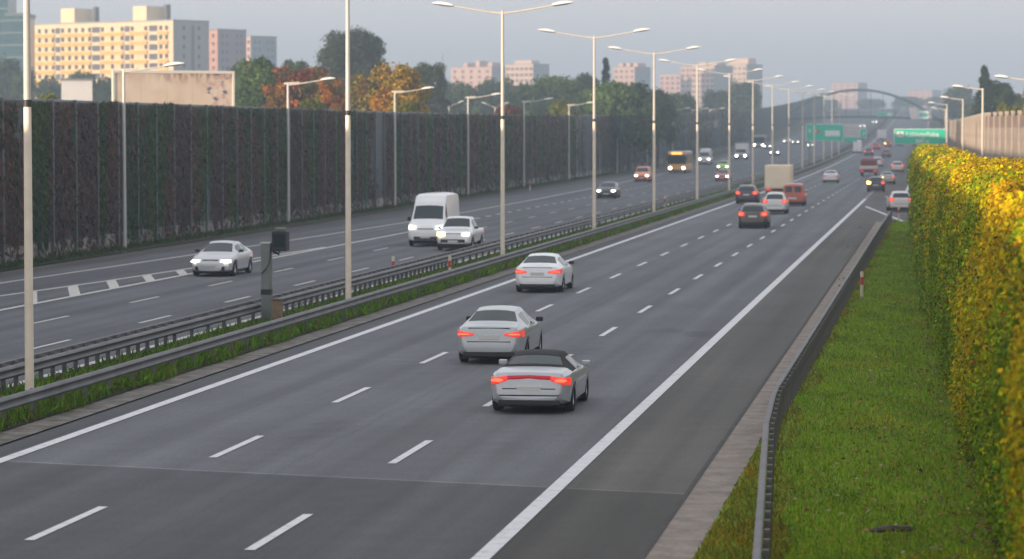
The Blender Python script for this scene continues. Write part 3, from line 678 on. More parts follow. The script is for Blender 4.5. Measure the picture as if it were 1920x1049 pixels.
    bm_ = bumper or M_DARK
    yb = ysurf(.3, zb0+.04); MB().box(-wbp*.86, wbp*.86, yb-.012, yb+.16, zb0-.08, zb0+.04).build('rear_valance', bm_, root, bevel=.02)
    g = K.get('grille', (.34, .6, .72)); yg = ysurf(0, g[2]-.02, False)
    MB().box(-g[0], g[0], yg-.1, yg+.02, g[1], g[2]).build('grille', M_DARK, root, bevel=.02)
    ybf = ysurf(.55, zb0+.14, False)
    MB().box(-.62, .62, ybf-.16, ybf+.02, zb0-.03, zb0+.14).build('front_intake', bm_, root, bevel=.02)
    MB().box(-.74, .74, .5, L-.5, .13, .3).build('underbody_shade', M_DARK, root)  # dark box added low to deepen the shade beneath the car
    for s in (1, -1):
        xm = I(K['w'], K['mirror']); zm = I(K['zs'], K['mirror'])+.1; bigm = 2.4 if kind == 'van' else 1.
        MB().box(min(s*(xm-.06), s*(xm+.13)), max(s*(xm-.06), s*(xm+.13)), K['mirror']-.05, K['mirror']+.06, zm-.05, zm+.07*bigm).build('wing_mirror', M_DARK if kind in ('van', 'pickup', 'sedan') else pm_, root, bevel=.03)
        for yw in (wr, wf):
            wx = s*(I(K['w'], yw)-.12)
            prof = [(-.1, r*.62), (-.105, r*.9), (-.08, r*.985), (0, r), (.08, r*.985), (.105, r*.9), (.1, r*.62)]
            ty = MB().grid([[(px, math.cos(2*math.pi*k/20)*pr, math.sin(2*math.pi*k/20)*pr) for px, pr in prof] for k in range(21)])
            o = ty.build('wheel', M_TYRE, root, True, loc=(wx, yw, r))
            rm = MB(); rr0 = [[(s*(.075-.03*q), math.cos(2*math.pi*k/20)*rad, math.sin(2*math.pi*k/20)*rad) for k in range(21)] for q, rad in ((0, r*.66), (1, r*.6), (.4, r*.2), (.2, .005))]
            rm.grid(rr0); rm.build('rim', M_RIM, o, True)
    return root
M_HEADOFF = mat('headlight_glass', (.5, .52, .55), .15, .2)
WHITE, SILVER, DARKG, BLACK = (.74, .75, .77), (.5, .52, .54), (.06, .065, .07), (.018, .019, .022)
GA, GB = 'traffic driving away on the right carriageway', 'oncoming traffic on the left carriageway'
# --- driving away
car('sedan', -14.89, 113.8, 1, (.76, .77, .79), 'white saloon car with glowing tail lights in the lane beside the median', group=GA)
car('sedan', -11.57, 78.7, 1, (.42, .45, .47), 'silver saloon car in the middle lane just ahead of the convertible', metal=.25, group=GA)
car('convertible', -8.69, 65.0, 1, (.44, .46, .49), 'silver convertible with black soft top and red band between tail lights', 'car', metal=.25, group=GA, hs=.92)
car('suv', -11.42, 190.5, 1, (.075, .06, .05), 'brown-grey hatchback with lit tail lights behind the white hatchback', 'car', metal=.3, group=GA, hs=.95)
car('suv', -15.82, 255, 1, (.04, .03, .035), 'dark maroon car by the median, left of the beige box truck', 'car', metal=.2, group=GA, hs=.95)
car('hatch', -11.8, 223.5, 1, (.6, .61, .62), 'small white hatchback between the brown hatchback and the red van', group=GA, hs=1.05)
car('smallvan', -11.6, 248, 1, (.42, .07, .035), 'red panel van with two rear windows beside the beige box truck', 'van', 'van', group=GA, lights=0)
car('sedan', -12.47, 358.5, 1, (.7, .66, .68), 'pinkish-white saloon alone ahead of the beige box truck', group=GA, lights=0)
car('hatch', -6.17, 307, 1, BLACK, 'black hatchback with left indicator blinking where the slip road joins', group=GA, ind=1)
car('sedan', -5.75, 349, 1, (.36, .35, .34), 'silver-beige saloon with left indicator on, ahead of the black hatchback', group=GA, ind=1)
car('hatch', -9.62, 490, 1, (.66, .64, .64), 'white hatchback partly behind the dark red flatbed truck', group=GA, lights=0)
car('hatch', -5.8, 441, 1, (.62, .58, .53), 'cream hatchback in the joining lane at far right of the traffic', group=GA)
car('suv', -9.9, 590, 1, DARKG, 'dark grey car ahead of the white hatchback and the flatbed', group=GA, lights=0)
car('suv', -13.7, 610, 1, (.02, .03, .06), 'dark blue car with bright brake lights ahead of the flatbed truck', group=GA)
car('hatch', -13.9, 694, 1, (.3, .02, .025), 'bright red hatchback in the queue ahead of the dark blue car', group=GA)
car('hatch', -11.9, 733, 1, (.35, .03, .03), 'red car with amber indicator in the far queue of traffic', group=GA, ind=1)
car('van', -18.0+1.2, 644, 1, (.72, .7, .72), 'white van alone in the left lane beneath the grey road sign', 'van', 'van', group=GA, lights=0)
car('hatch', -2.75, 232, 1, (.6, .58, .57), 'silver hatchback entering from the slip road beside the hedge', group=GA, rz=R(5))
car('sedan', -9.3, 742, 1, (.12, .02, .025), 'maroon car below the left end of the big green sign', group=GA)
car('sedan', -5.3, 742, 1, BLACK, 'black car half hidden below the middle of the big green sign', group=GA, lights=0)
# --- oncoming
car('sedan', -30.05, 124.5, -1, (.5, .51, .53), 'silver saloon with headlights on beside the hatched road markings', metal=.25, group=GB)
car('van', -26.66, 158.5, -1, (.76, .77, .78), 'tall white delivery van driving alongside the white pickup', 'van', 'van', group=GB, hs=1.02)
car('pickup', -24.3, 152.8, -1, (.74, .75, .76), 'white pickup with one amber light, overlapping the tall white van', 'pickup_truck', 'pickup', group=GB, ind=2)
car('suv', -29.4, 272, -1, (.03, .033, .036), 'black car with bright headlights ahead of the orange-red van', group=GB, hs=.9)
car('smallvan', -34.6, 359, -1, (.78, .2, .05), 'orange-red van with headlights on in front of the bus', 'van', 'van', group=GB)
car('hatch', -31.2, 447, -1, (.3, .62, .06), 'lime green car directly behind a small red car', group=GB)
car('hatch', -25.6, 366, -1, (.32, .02, .035), 'small crimson car nearest the median, headlights on', group=GB, hs=.92)
car('hatch', -39.0, 706, -1, DARKG, 'dark car following the white box lorry in the oncoming lanes', group=GB)
car('suv', -32.2, 608, -1, BLACK, 'black car with bright round headlights, alone in the oncoming middle lane', group=GB)
car('sedan', -38.8, 792, -1, (.3, .3, .32), 'grey oncoming car, left one of a distant pair', group=GB)
car('sedan', -35.9, 778, -1, (.1, .1, .12), 'dark oncoming car, right one of a distant pair', group=GB)
car('sedan', -29.75, 724, -1, (.6, .58, .58), 'white oncoming car just below the left green road sign', group=GB)
for x, y, c, l in ((-22.6, 905, (.5, .5, .5), 'distant grey oncoming car just right of the small green sign'), (-24.6, 1010, (.1, .1, .1), 'distant black oncoming car passing under the arch bridge'),
                   (-26., 1060, (.3, .3, .32), 'distant oncoming car just beyond the arch bridge'), (-23.4, 1136, (.6, .6, .6), 'distant white oncoming car past the arch bridge'),
                   (-26.4, 1250, (.2, .2, .2), 'farthest but one oncoming car, seen above the bridge deck'), (-23.6, 1290, (.5, .5, .5), 'farthest oncoming car, seen above the bridge deck')):
    car('sedan', x, y, -1, c, l, group=GB)

def wheels(root, pts, r=.48, w=.28):
    for x, y in pts:
        prof = [(-w/2, r*.55), (-w/2, r*.93), (-w*.35, r), (w*.35, r), (w/2, r*.93), (w/2, r*.55)]
        o = MB().grid([[(px, math.cos(2*math.pi*k/18)*pr, math.sin(2*math.pi*k/18)*pr) for px, pr in prof] for k in range(19)]).build('wheel', M_TYRE, root, True, loc=(x, y, r))
        MB().tube([(-w*.42, 0, 0), (w*.42, 0, 0)], r*.56, 14).build('rim', M_RIM, o)
def disc(root, nm, x, y, z, rx, rz_, m, d=-1):
    v = [(x+rx*math.cos(2*math.pi*k/16), y, z+rz_*math.sin(2*math.pi*k/16)) for k in range(16)]
    MB().add(v+[(a, y-d*.06, c) for a, b, c in v], [tuple(range(16)), tuple(range(16, 32))]+[(k, (k+1) % 16, 16+(k+1) % 16, 16+k) for k in range(16)]).build(nm, m, root)
# beige box truck seen from behind
t = thing('box_truck', 'beige box truck in the left lane, tall rear door facing back', 'truck', (-14.3, 276, zr(276)), 0, GA)
MB().box(-1.18, 1.18, 0, 4.6, .85, 2.98).build('cargo_box', mat('box_beige', (.8, .66, .48), .6, var=.06, scale=1), t, bevel=.1)
MB().box(-1.06, 1.06, -.03, .03, 1.0, 2.8).build('rear_door', mat('door_beige', (.84, .7, .52), .55, var=.05, scale=1), t, bevel=.02)
MB().box(-1.0, 1.0, 4.65, 6.2, .5, 1.5).box(-.92, .92, 4.65, 5.7, 1.5, 2.25).build('cab', paint((.5, .45, .4)), t, bevel=.12)
MB().box(-.45, .45, .05, 6.1, .5, .84).build('chassis', M_DARK, t)
MB().box(-1.1, 1.1, -.04, .08, .52, .68).build('rear_bumper', mat('truck_red', (.3, .03, .02), .5), t, bevel=.02)
for s in (-1, 1): disc(t, 'tail_light', s*.85, -.06, .8, .2, .1, M_TAIL)
wheels(t, [(-.9, 1.2), (.9, 1.2), (-.9, 5.3), (.9, 5.3)], .4)
# dark red flatbed
t = thing('flatbed_truck', 'dark red flatbed truck with a pale tailboard stripe', 'truck', (-9.1, 405, zr(405)), 0, GA)
MB().box(-1.15, 1.15, 0, 4.4, .95, 1.4).build('flatbed', mat('flatbed_cream', (.62, .55, .48), .6), t, bevel=.03)
MB().box(-1.05, 1.05, .06, 4.3, 1.42, 2.15).build('load_cover', mat('load_red', (.16, .03, .03), .7, var=.3, scale=2), t, bevel=.1)
MB().box(-1., 1., 4.6, 6.3, .5, 1.5).box(-.92, .92, 4.6, 5.8, 1.5, 2.35).build('cab', paint((.3, .03, .03)), t, bevel=.12)
MB().box(-1.1, 1.1, .02, 4.3, .5, .93).build('chassis', mat('chassis_red', (.12, .02, .025), .6), t, bevel=.02)
for s in (-1, 1): disc(t, 'tail_light', s*.85, -.01, .7, .2, .12, M_TAIL)
wheels(t, [(-.9, 1.), (.9, 1.), (-.9, 5.2), (.9, 5.2)], .42)
# far white truck
t = thing('box_truck', 'distant white box truck at the head of the queue', 'truck', (-14.9, 815, zr(815)), 0, GA)
MB().box(-1.2, 1.2, 0, 5., .9, 3.2).build('cargo_box', mat('box_white', (.68, .66, .66), .5), t, bevel=.06)
MB().box(-1.1, 1.1, 5.05, 6.8, .5, 2.5).build('cab', paint((.6, .6, .6)), t, bevel=.15)
MB().box(-.5, .5, .1, 6.5, .5, .88).build('chassis', M_DARK, t)
for s in (-1, 1): disc(t, 'tail_light', s*.9, -.02, .8, .15, .1, M_TAIL)
wheels(t, [(-.95, 1.2), (.95, 1.2), (-.95, 5.8), (.95, 5.8)], .45)
# oncoming white box lorry
def lorry(X, Y, label, boxc, cabc, name='box_truck', H=3.1, W=1.15, L=6.4):
    t = thing(name, label, 'truck', (X, Y, zr(Y)), 0, GB)
    MB().box(-W, W, 1.5, L, .8, H).build('cargo_box', mat('box_%d' % int(boxc[0]*999), boxc, .5, var=.05), t, bevel=.06)
    MB().box(-W*.93, W*.93, .05, 1.46, .4, 1.25).box(-W*.88, W*.88, .3, 1.46, 1.24, 2.1).build('cab', paint(cabc), t, bevel=.1)
    MB().add([(-.82*W, .16, 1.3), (.82*W, .16, 1.3), (.76*W, .26, 1.98), (-.76*W, .26, 1.98), (-.82*W, .32, 1.3), (.82*W, .32, 1.3), (.76*W, .38, 1.98), (-.76*W, .38, 1.98)],
             [(0, 1, 2, 3), (4, 7, 6, 5), (0, 4, 5, 1), (1, 5, 6, 2), (2, 6, 7, 3), (3, 7, 4, 0)]).build('windscreen', M_GLASS, t)
    MB().box(-.5, .5, .02, .1, .6, .85).build('grille', M_DARK, t, bevel=.02)
    MB().box(-W*.9, W*.9, 0, .3, .3, .5).build('bumper', M_DARK, t, bevel=.03)
    MB().box(-.5, .5, .4, L-.2, .4, .78).build('chassis', M_DARK, t)
    for s in (-1, 1): disc(t, 'headlight', s*.78, .0, .75, .17, .15, M_HEAD)
    wheels(t, [(-.9, .9), (.9, .9), (-.9, L-1.3), (.9, L-1.3)], .42); return t
lorry(-35.9, 562, 'white box lorry with headlights on, right of the bus', (.6, .58, .58), (.74, .74, .74), H=3.0)
# buses
def bus(X, Y, label, top, low, sign, L=11.5, W=1.26, H=3.05):
    t = thing('bus', label, 'bus', (X, Y, zr(Y)), 0, GB)
    MB().box(-W, W, 0, L, .32, 1.25).build('lower_body', paint(low), t, bevel=.12)
    MB().box(-W+.02, W-.02, .04, L-.02, 1.26, 2.55).build('window_band', M_GLASS, t, bevel=.06)
    MB().box(-W, W, .02, L, 2.56, H).build('roof', paint(top), t, bevel=.14)
    for s in (-1, 1):
        for yy0 in (1.3, 3.2, 5.1, 7.0, 8.9, 10.8): MB().box(s*W-.015, s*W+.015, yy0, yy0+.14, 1.22, 2.6).build('pillar', paint(low), t)
        disc(t, 'headlight', s*.93, -.03, .72, .19, .16, M_HEAD)
        MB().box(min(s*(W-.02), s*(W+.22)), max(s*(W-.02), s*(W+.22)), -.25, -.1, 1.8, 2.2).build('wing_mirror', M_DARK, t, bevel=.03)
    if sign:
        MB().box(-W+.06, W-.06, -.012, .12, 2.57, H-.1).build('front_cap', paint(low), t, bevel=.05)
        MB().box(-.75, .75, -.035, .06, 2.63, 2.9).build('destination_sign', mat('led_sign', (.8, .4, .05), .4, emit=1.3, ecol=(1., .48, .08)), t, bevel=.02)
    MB().box(-1.1, 1.1, -.03, .1, .3, .5).build('bumper', M_DARK, t, bevel=.03)
    MB().box(-.3, .3, -.035, .05, .55, .68).build('licence_plate', M_PLATE, t)
    wheels(t, [(-1.05, 2.4), (1.05, 2.4), (-1.05, 8.6), (1.05, 8.6)], .48); return t
bus(-36.3, 428, 'city bus with orange front, lit destination sign and white roof', (.6, .6, .62), (.9, .42, .03), True)
bus(-41.6, 716, 'distant grey coach in the outermost oncoming lane', (.45, .42, .42), (.32, .31, .32), False)
car('van', -38.3, 505, -1, (.5, .5, .52), 'grey van hidden behind the orange bus, headlights showing', 'van', 'van', group=GB)

# ------------------------------------------------------------------ speed camera, marker posts, cabinet
t = thing('speed_camera', 'tall grey pole with a black camera box on an arm in the median', 'speed camera', (-20.75, 93.5, .05))
k_ = mat('camera_pole_green_grey', (.16, .18, .17), .5, .2, var=.12, scale=2)
MB().box(-.15, .15, -.15, .15, -.1, 2.52).build('pole', k_, t, bevel=.02)
MB().box(-.155, .155, -.155, .155, .93, 1.1).build('pole_band', M_DARK, t)
MB().box(-.17, .17, -.17, .17, 2.52, 2.57).build('pole_cap', mat('cap_pale', (.4, .42, .4), .5), t)
b = MB().box(.22, .68, -.25, .25, 2.3, 2.92).build('camera_box', M_DARK, t, bevel=.03)
MB().box(.28, .62, -.28, -.24, 2.42, 2.84).build('glass_front', M_GLASS, b)
MB().box(.3, .6, -.2, .2, 2.92, 3.02).build('flash_unit', mat('flash_grey', (.12, .13, .13), .5), t, bevel=.02)
MB().tube([(.42, 0, 2.3), (.4, 0, 2.2), (.25, 0, 2.25), (.15, 0, 2.4)], .04, 8).build('bracket', M_DARK, t, True)
MB().tube([(.16, -.17, 2.35), (.14, -.18, 1.95), (.02, -.18, 1.75), (-.12, -.18, 1.6)], .018, 6).build('cable', M_DARK, t, True)
t = thing('cabinet', 'small rusty brown box standing right of the camera pole', 'cabinet', (-20.3, 93.0, .05))
MB().box(-.14, .14, -.14, .14, -.05, .78).build('body', mat('cabinet_brown', (.2, .13, .08), .8, var=.3, scale=6), t, bevel=.02)
MB().box(-.155, .155, -.155, .155, .78, .84).build('lid', mat('cabinet_lid', (.13, .1, .08), .8), t, bevel=.01)
def marker(x, y, label):
    t = thing('marker_post', label, 'marker post', (x, y, zr(y)+.03), 0, 'red and white road marker posts')
    prof = lambda z: [(.06*math.cos(a), .045*math.sin(a), z) for a in [2*math.pi*k/10 for k in range(10)]]
    for nm, z0, z1, m in (('post', -.1, .52, mat('marker_white', (.62, .57, .48), .5)), ('red_band', .52, .8, mat('marker_red', (.48, .04, .025), .4)), ('cap', .8, 1.0, mat('marker_cap', (.66, .55, .42), .5))):
        MB().add(prof(z0)+prof(z1), [tuple(range(10)), tuple(range(10, 20))]+[(k, (k+1) % 10, 10+(k+1) % 10, 10+k) for k in range(10)]).build(nm, m, t)
for x, y, l in ((-21.75, 121.5, 'red and white marker post behind the double-beam rail, left of the pickup'), (-19.6, 122.5, 'red and white marker post on the median grass below the pickup'), (-20.9, 236, 'small marker post in the median near the fifth lamp'),
                (-2.7, 110.8, 'red and white marker post beside the dark rail on the lawn'), (-2.6, 206, 'marker post at the far tip of the lawn by the slip road'), (-19.6, 330, 'far marker post on the median behind the maroon car'), (-40.9, 307, 'pale marker post on the verge below the dark noise wall')): marker(x, y, l)

# ------------------------------------------------------------------ road signs
M_GREEN = mat('sign_green', (.0, .48, .32), .45, var=.06, scale=.6); M_SWHITE = mat('sign_white', (.72, .75, .73), .45); M_SRED = mat('sign_red', (.55, .06, .05), .45)
def text(body, size, x, z, y, m, parent, nm='lettering', al='LEFT'):
    cu = bpy.data.curves.new('txt', 'FONT'); cu.body = body; cu.size = size; cu.extrude = .004; cu.align_x = al; cu.offset = size*.012
    o = bpy.data.objects.new('txt', cu); COL.objects.link(o); dg = bpy.context.evaluated_depsgraph_get()
    me = bpy.data.meshes.new_from_object(o.evaluated_get(dg)); bpy.data.objects.remove(o); me.materials.clear(); me.materials.append(m)
    o = link(nm, me, parent, (x, y, z)); o.rotation_euler = (R(90), 0, 0); return o
def board(nm, x0, x1, z0, z1, y, m, parent, border=M_SWHITE):
    bo = MB().box(x0, x1, y, y+.06, z0, z1).build(nm, border, parent, bevel=.03)
    MB().box(x0+.07, x1-.07, y-.012, y+.02, z0+.07, z1-.07).build('face', m, bo, bevel=.006); return bo
g = zr(454)
t = thing('road_sign', 'large green direction sign reading Łabiszyńska above the hedge top', 'road sign', (1.75, 454.2, g))
bd = board('sign_board', -8.25, -.62, 3.86, 6.14, 0, M_GREEN, t)
text('Łabiszyńska', 1.02, -6.55, 4.98, -.03, M_SWHITE, bd); text('800 m', .78, -5.1, 4.06, -.03, M_SWHITE, bd)
MB().box(-7.85, -6.85, -.03, .0, 4.9, 5.75).build('pictogram_panel', M_SWHITE, bd, bevel=.02)
pg = MB(); pg.tube([(-7.75, -.045, 5.0), (-7.35, -.045, 5.35), (-7.35, -.045, 5.7)], .055, 4); pg.tube([(-6.95, -.045, 5.0), (-7.3, -.045, 5.33)], .055, 4); pg.build('pictogram_lines', mat('pictogram_green', (.03, .15, .1), .5), bd)
MB().tube([(0, .22, -.2), (0, .22, 6.2)], [.18, .14], 10).build('mast', M_GALV, t, True)
MB().tube([(0, .22, 5.7), (-7.9, .2, 5.7)], .09, 8).build('crossbeam', M_GALV, t, True); MB().tube([(0, .22, 4.4), (-7.9, .2, 4.4)], .09, 8).build('crossbeam', M_GALV, t, True)
g = zr(522.7)
t = thing('road_sign', 'wide green direction sign with red number plate over the left lane', 'road sign', (-21.0, 522.6, g))
bd = board('sign_board', -1.3, 5.0, 3.8, 6.7, 0, M_GREEN, t)
MB().box(-.1, .95, -.03, 0, 5.2, 5.75).build('number_plate', M_SRED, bd, bevel=.03); text('S8', .42, .18, 5.33, -.045, M_SWHITE, bd)
ar = MB().tube([(-.7, -.03, 5.1), (-.7, -.03, 5.6)], .05, 4); ar.add([(-.92, -.03, 5.5), (-.48, -.03, 5.5), (-.7, -.03, 5.9)], [(0, 1, 2)]); ar.build('arrow', M_SWHITE, bd)
bp_ = MB().box(1.9, 4.4, -.03, 0, 4.65, 5.6).build('white_plate', M_SWHITE, bd, bevel=.02)
MB().box(1.3, 1.34, -.02, 0, 4.2, 6.3).build('divider', M_GREEN, bd)
MB().tube([(-.75, .25, -.2), (-.75, .25, 6.6)], [.16, .13], 10).build('mast', M_GALV, t, True)
MB().tube([(-.75, .2, 5.9), (9., .2, 5.9)], .1, 8).build('crossbeam', M_GALV, t, True); MB().tube([(-.75, .2, 4.6), (9., .2, 4.6)], .1, 8).build('crossbeam', M_GALV, t, True)
t = thing('road_sign', 'pale grey sign panel with a green foot, right of the wide green sign', 'road sign', (-14.55, 522.4, g))
MB().box(-1.3, 1.35, 0, .08, 4.45, 6.75).build('grey_panel', mat('sign_back_grey', (.5, .5, .5), .5, var=.06, scale=2), t, bevel=.02)
for z in (5.0, 5.5, 6.0): MB().box(-1.25, 1.3, -.03, .0, z, z+.06).build('stiffener', M_GALV, t)
board('green_panel', -1.25, .9, 3.7, 4.4, 0, M_GREEN, t, M_GREEN)
t = thing('road_sign', 'small green exit sign at the right end of the overhead boards', 'road sign', (-12.65, 522.2, g))
bd = board('sign_board', -.55, .55, 4.25, 5.9, 0, M_GREEN, t)
ar = MB().tube([(-.1, -.03, 4.6), (.05, -.03, 5.1)], .05, 4); ar.add([(-.1, -.03, 5.1), (.28, -.03, 5.0), (.14, -.03, 5.45)], [(0, 1, 2)]); ar.build('arrow', M_SWHITE, bd)
t = thing('road_sign', 'small green sign hanging on the arch bridge above the road', 'road sign', (-16.2, 950, zr(950)))
board('sign_board', -2.6, 2.4, 5.3, 6.6, 0, M_GREEN, t); MB().box(.4, 1.9, -.03, 0, 5.6, 6.3).build('white_plate', M_SWHITE, t)
MB().tube([(-2.2, .2, -.2), (-2.2, .2, 6.6)], .12, 8).build('mast', M_GALV, t, True)
MB().tube([(-2.2, .2, 6), (2.3, .2, 6)], .08, 8).build('crossbeam', M_GALV, t, True)
t = thing('road_sign', 'white and green sign pair at the right foot of the arch bridge', 'road sign', (-4.5, 909, zr(909)))
MB().add([(-4.4, 0, 8.6), (-1.7, 0, 8.0), (-1.7, 0, 4.9), (-3.6, 0, 4.9), (-4.4, .08, 8.6), (-1.7, .08, 8.0), (-1.7, .08, 4.9), (-3.6, .08, 4.9)], [(0, 1, 2, 3), (4, 7, 6, 5), (0, 4, 5, 1), (1, 5, 6, 2), (2, 6, 7, 3), (3, 7, 4, 0)]).build('white_board', mat('board_cream', (.7, .62, .57), .5), t)
bd = board('green_board', -1.6, 1.6, 5.0, 7.4, 0, M_SWHITE, t); MB().box(-1.2, 1.3, -.04, -.015, 5.6, 6.7).build('green_field', M_GREEN, bd)
MB().tube([(2.2, .25, -.2), (2.2, .25, 7.4)], .16, 8).build('mast', M_GALV, t, True); MB().tube([(2.2, .25, 6.2), (-4, .25, 6.2)], .1, 8).build('crossbeam', M_GALV, t, True)

# ------------------------------------------------------------------ arch footbridge
M_BR = mat('bridge_green_steel', (.015, .06, .06), .5, .2)
t = thing('arch_bridge', 'green steel arch footbridge spanning the whole motorway far away', 'bridge', (-26, 1007, 0))
A0, A1, ZA, ZB = -28.5, 28.5, 7.6, 19.3
def az(x): return ZB-(ZB-ZA)*(abs(x)/28.5)**2.0
for dy in (-1.6, 1.6):
    MB().tube([(x, dy, az(x)) for x in np.linspace(A0, A1, 33)], .38, 8).build('arch_rib', M_BR, t, True)
    for x in np.arange(-24, 25, 4.): MB().tube([(x, dy, 10.9), (x, dy, az(x))], .05, 5).build('hanger', M_BR, t) if az(x) > 11.2 else None
MB().grid([[(x, -1.9, 10.9-.0016*x*x+dz) for x in np.linspace(-44, 33, 30)] for dz in (0, -.75)]).grid([[(x, yy_, 10.9-.0016*x*x) for x in np.linspace(-44, 33, 30)] for yy_ in (-1.9, 1.9)]).grid([[(x, 1.9, 10.9-.0016*x*x+dz) for x in np.linspace(-44, 33, 30)] for dz in (0, -.75)]).build('deck', M_BR, t)
rl = MB()
for dy in (-1.85, 1.85):
    rl.tube([(x, dy, 12.0-.0016*x*x) for x in np.linspace(-44, 33, 30)], .05, 5)
rl.build('handrail', M_BR, t)
for x in (-29, 29): MB().box(x-.7, x+.7, -1.8, 1.8, 4.5, 10.2-.0016*x*x).build('abutment', mat('abutment_concrete', (.28, .28, .27), .8), t)

# ------------------------------------------------------------------ billboard, mast, small buildings
t = thing('billboard', 'wide weathered cream billboard with graffiti at its right end', 'billboard', (-50, 197.4, 0), math.atan2(5, 7))
k = NT('billboard_face'); X_, Y_, Z_ = k.xyz()
base = k.mix(k.ramp(k.noise(.8, 5), .35, .65, 0., 1.), (.62, .47, .36), (.7, .57, .46))
rust = k.math('MULTIPLY', k.ramp(Z_, 9.1, 9.75, 0., 1.), k.ramp(k.noise(3.5, 5, (1, 1, .35)), .42, .6, 0., .85))
rust = k.math('MULTIPLY', rust, k.ramp(X_, -1.6, -.4, .25, 1.)); base = k.mix(rust, base, (.18, .08, .07))
seam = k.math('MULTIPLY', k.math('LESS_THAN', k.math('FRACT', k.math('MULTIPLY_ADD', X_, .55, .3)), .03), .35); base = k.mix(seam, base, (.42, .33, .27))
gx_ = k.math('MULTIPLY', k.ramp(X_, 1.9, 2.5, 0., 1.), k.ramp(X_, 3.7, 4.05, 1., 0.))
base = k.mix(k.math('MULTIPLY', gx_, k.ramp(k.noise(1.9, 4, rough=.6), .5, .62, 0., .6)), base, (.42, .16, .17))
base = k.mix(k.math('MULTIPLY', gx_, k.ramp(k.noise(1.5, 3, (1, 1, 1.7)), .56, .62, 0., .9)), base, (.07, .08, .17))
M_BB = k.out(base, .7)
MB().box(-4.15, 4.15, 0, .12, 6.0, 9.86).build('panel', M_BB, t)
fr = mat('billboard_frame', (.72, .66, .58), .5)
for nm, b in (('frame', (-4.3, 4.3, -.06, .14, 9.86, 10.05)), ('frame', (-4.3, -4.15, -.06, .14, 5.9, 9.858)), ('frame', (4.15, 4.3, -.06, .14, 5.9, 9.858)), ('frame', (-4.148, 4.148, -.06, .14, 5.8, 5.99))):
    MB().box(*b).build(nm, fr, t, bevel=.015)
for x in (-2.8, 2.8): MB().box(x-.2, x+.2, .16, .5, -.2, 9.6).build('support_post', M_GALV, t)
t = thing('lattice_mast', 'thin antenna mast beside the grey-green tree behind the wall', 'mast', (-72.4, 446, zr(446)))
ml = MB()
for dx, dy in ((-.3, -.3), (.3, -.3), (0, .35)): ml.tube([(dx, dy, -.2), (dx*.4, dy*.4, 15.8)], .05, 5)
for i in range(14):
    z = i*1.1; s = 1-.6*z/15.8; s2 = 1-.6*(z+1.1)/15.8; ml.tube([(-.3*s, -.3*s, z), (.3*s2, -.3*s2, z+1.1)], .03, 4)
ml.build('lattice', mat('mast_rust', (.14, .11, .09), .7), t)
MB().box(-.35, .35, -.3, .3, 14.2, 15.4).build('antenna', mat('antenna_beige', (.5, .42, .3), .5), t, bevel=.05)
MB().tube([(0, 0, 15.8), (0, 0, 17.2)], .04, 5).build('whip', M_GALV, t)

def block(name, label, corner, L, D, H, rot, floors, cols, wall, endwall_shade, winw=1.5, winh=1.4, roofs=(), bands=None, ecols=0, wcol=(.05, .055, .07), endL=None, H0=0, cat='building', z0=None):
    """corner = nearest vertical edge; front runs to the left (-x local), end face runs back (+y local)"""
    t = thing(name, label, cat, (corner[0], corner[1], zr(corner[1])-.1), rot)
    H = H-zr(corner[1])+.1
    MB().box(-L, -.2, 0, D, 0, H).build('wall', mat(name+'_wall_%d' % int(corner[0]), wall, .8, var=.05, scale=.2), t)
    MB().box(-.2, .02, .0, D, 0, H+.02).build('end_wall', mat(name+'_end_%d' % int(corner[0]), endwall_shade, .8, var=.05, scale=.2), t)  # end face colour is greyer: shade on this side is painted in
    MB().box(-L-.1, .1, -.1, D+.1, H+.02, H+.45).build('parapet', mat(name+'_parapet_%d' % int(corner[0]), tuple(c*.95 for c in endwall_shade), .8), t)
    mw = mat('far_window', wcol, .15, spec=.8)
    me = MB().box(-winw/2, winw/2, -.05, .1, -winh/2, winh/2).mesh('window', mw); cnt = 0; rest = MB()
    fh = 2.75
    for f in range(floors):
        z = H-1.9-f*fh
        if z < 2: break
        for c in cols:
            x = -L*c
            if cnt < 70: link('window', me, t, (x, 0, z)); cnt += 1
            else: rest.box(x-winw/2, x+winw/2, -.05, .1, z-winh/2, z+winh/2)
        for e in range(ecols):
            yy_ = D*(e+.5)/ecols + (.6 if e % 2 == 0 else -.6)
            if cnt < 100:
                o = link('window', me, t, (.02, yy_, z)); o.rotation_euler = (0, 0, math.pi/2); o.scale = (.7, 1, .9); cnt += 1
    if rest.V: tag(rest.build('window', mw, t), kind='stuff')
    if bands:
        for f in range(floors):
            z = H-1.9-f*fh-fh/2-.1
            if z < 2: break
            for a, b in bands[1]:
                MB().box(-L*b, -L*a, -.5, -.002, z-.55, z+.5).build('balcony', bands[0], t)
    for a, b, h in roofs:
        MB().box(-L*b, -L*a, D*.25, D*.75, H+.46, H+.46+h).build('roof_house', mat(name+'_wall_%d' % int(corner[0]), wall), t)
    return t
CREAM = (.78, .62, .4)
M_BALC = mat('balcony_yellow', (.78, .43, .1), .7, var=.1, scale=.3)
yc = []
for a, b in ((.03, .09), (.16, .27), (.31, .46), (.52, .72), (.76, .92)): yc += list(np.linspace(a+.012, b-.012, max(2, int((b-a)*26))))
t = block('apartment_block', 'long sunlit cream and yellow apartment block behind the dark wall', (-220.6, 870.5), 65, 15, 37.9, R(-30), 12, yc, CREAM, (.36, .36, .35), 1.25, 1.3, ((.225, .31, 4.4), (.69, .78, 4.4)), (M_BALC, ((.03, .09), (.16, .27), (.31, .46), (.52, .72), (.76, .92))), 2)
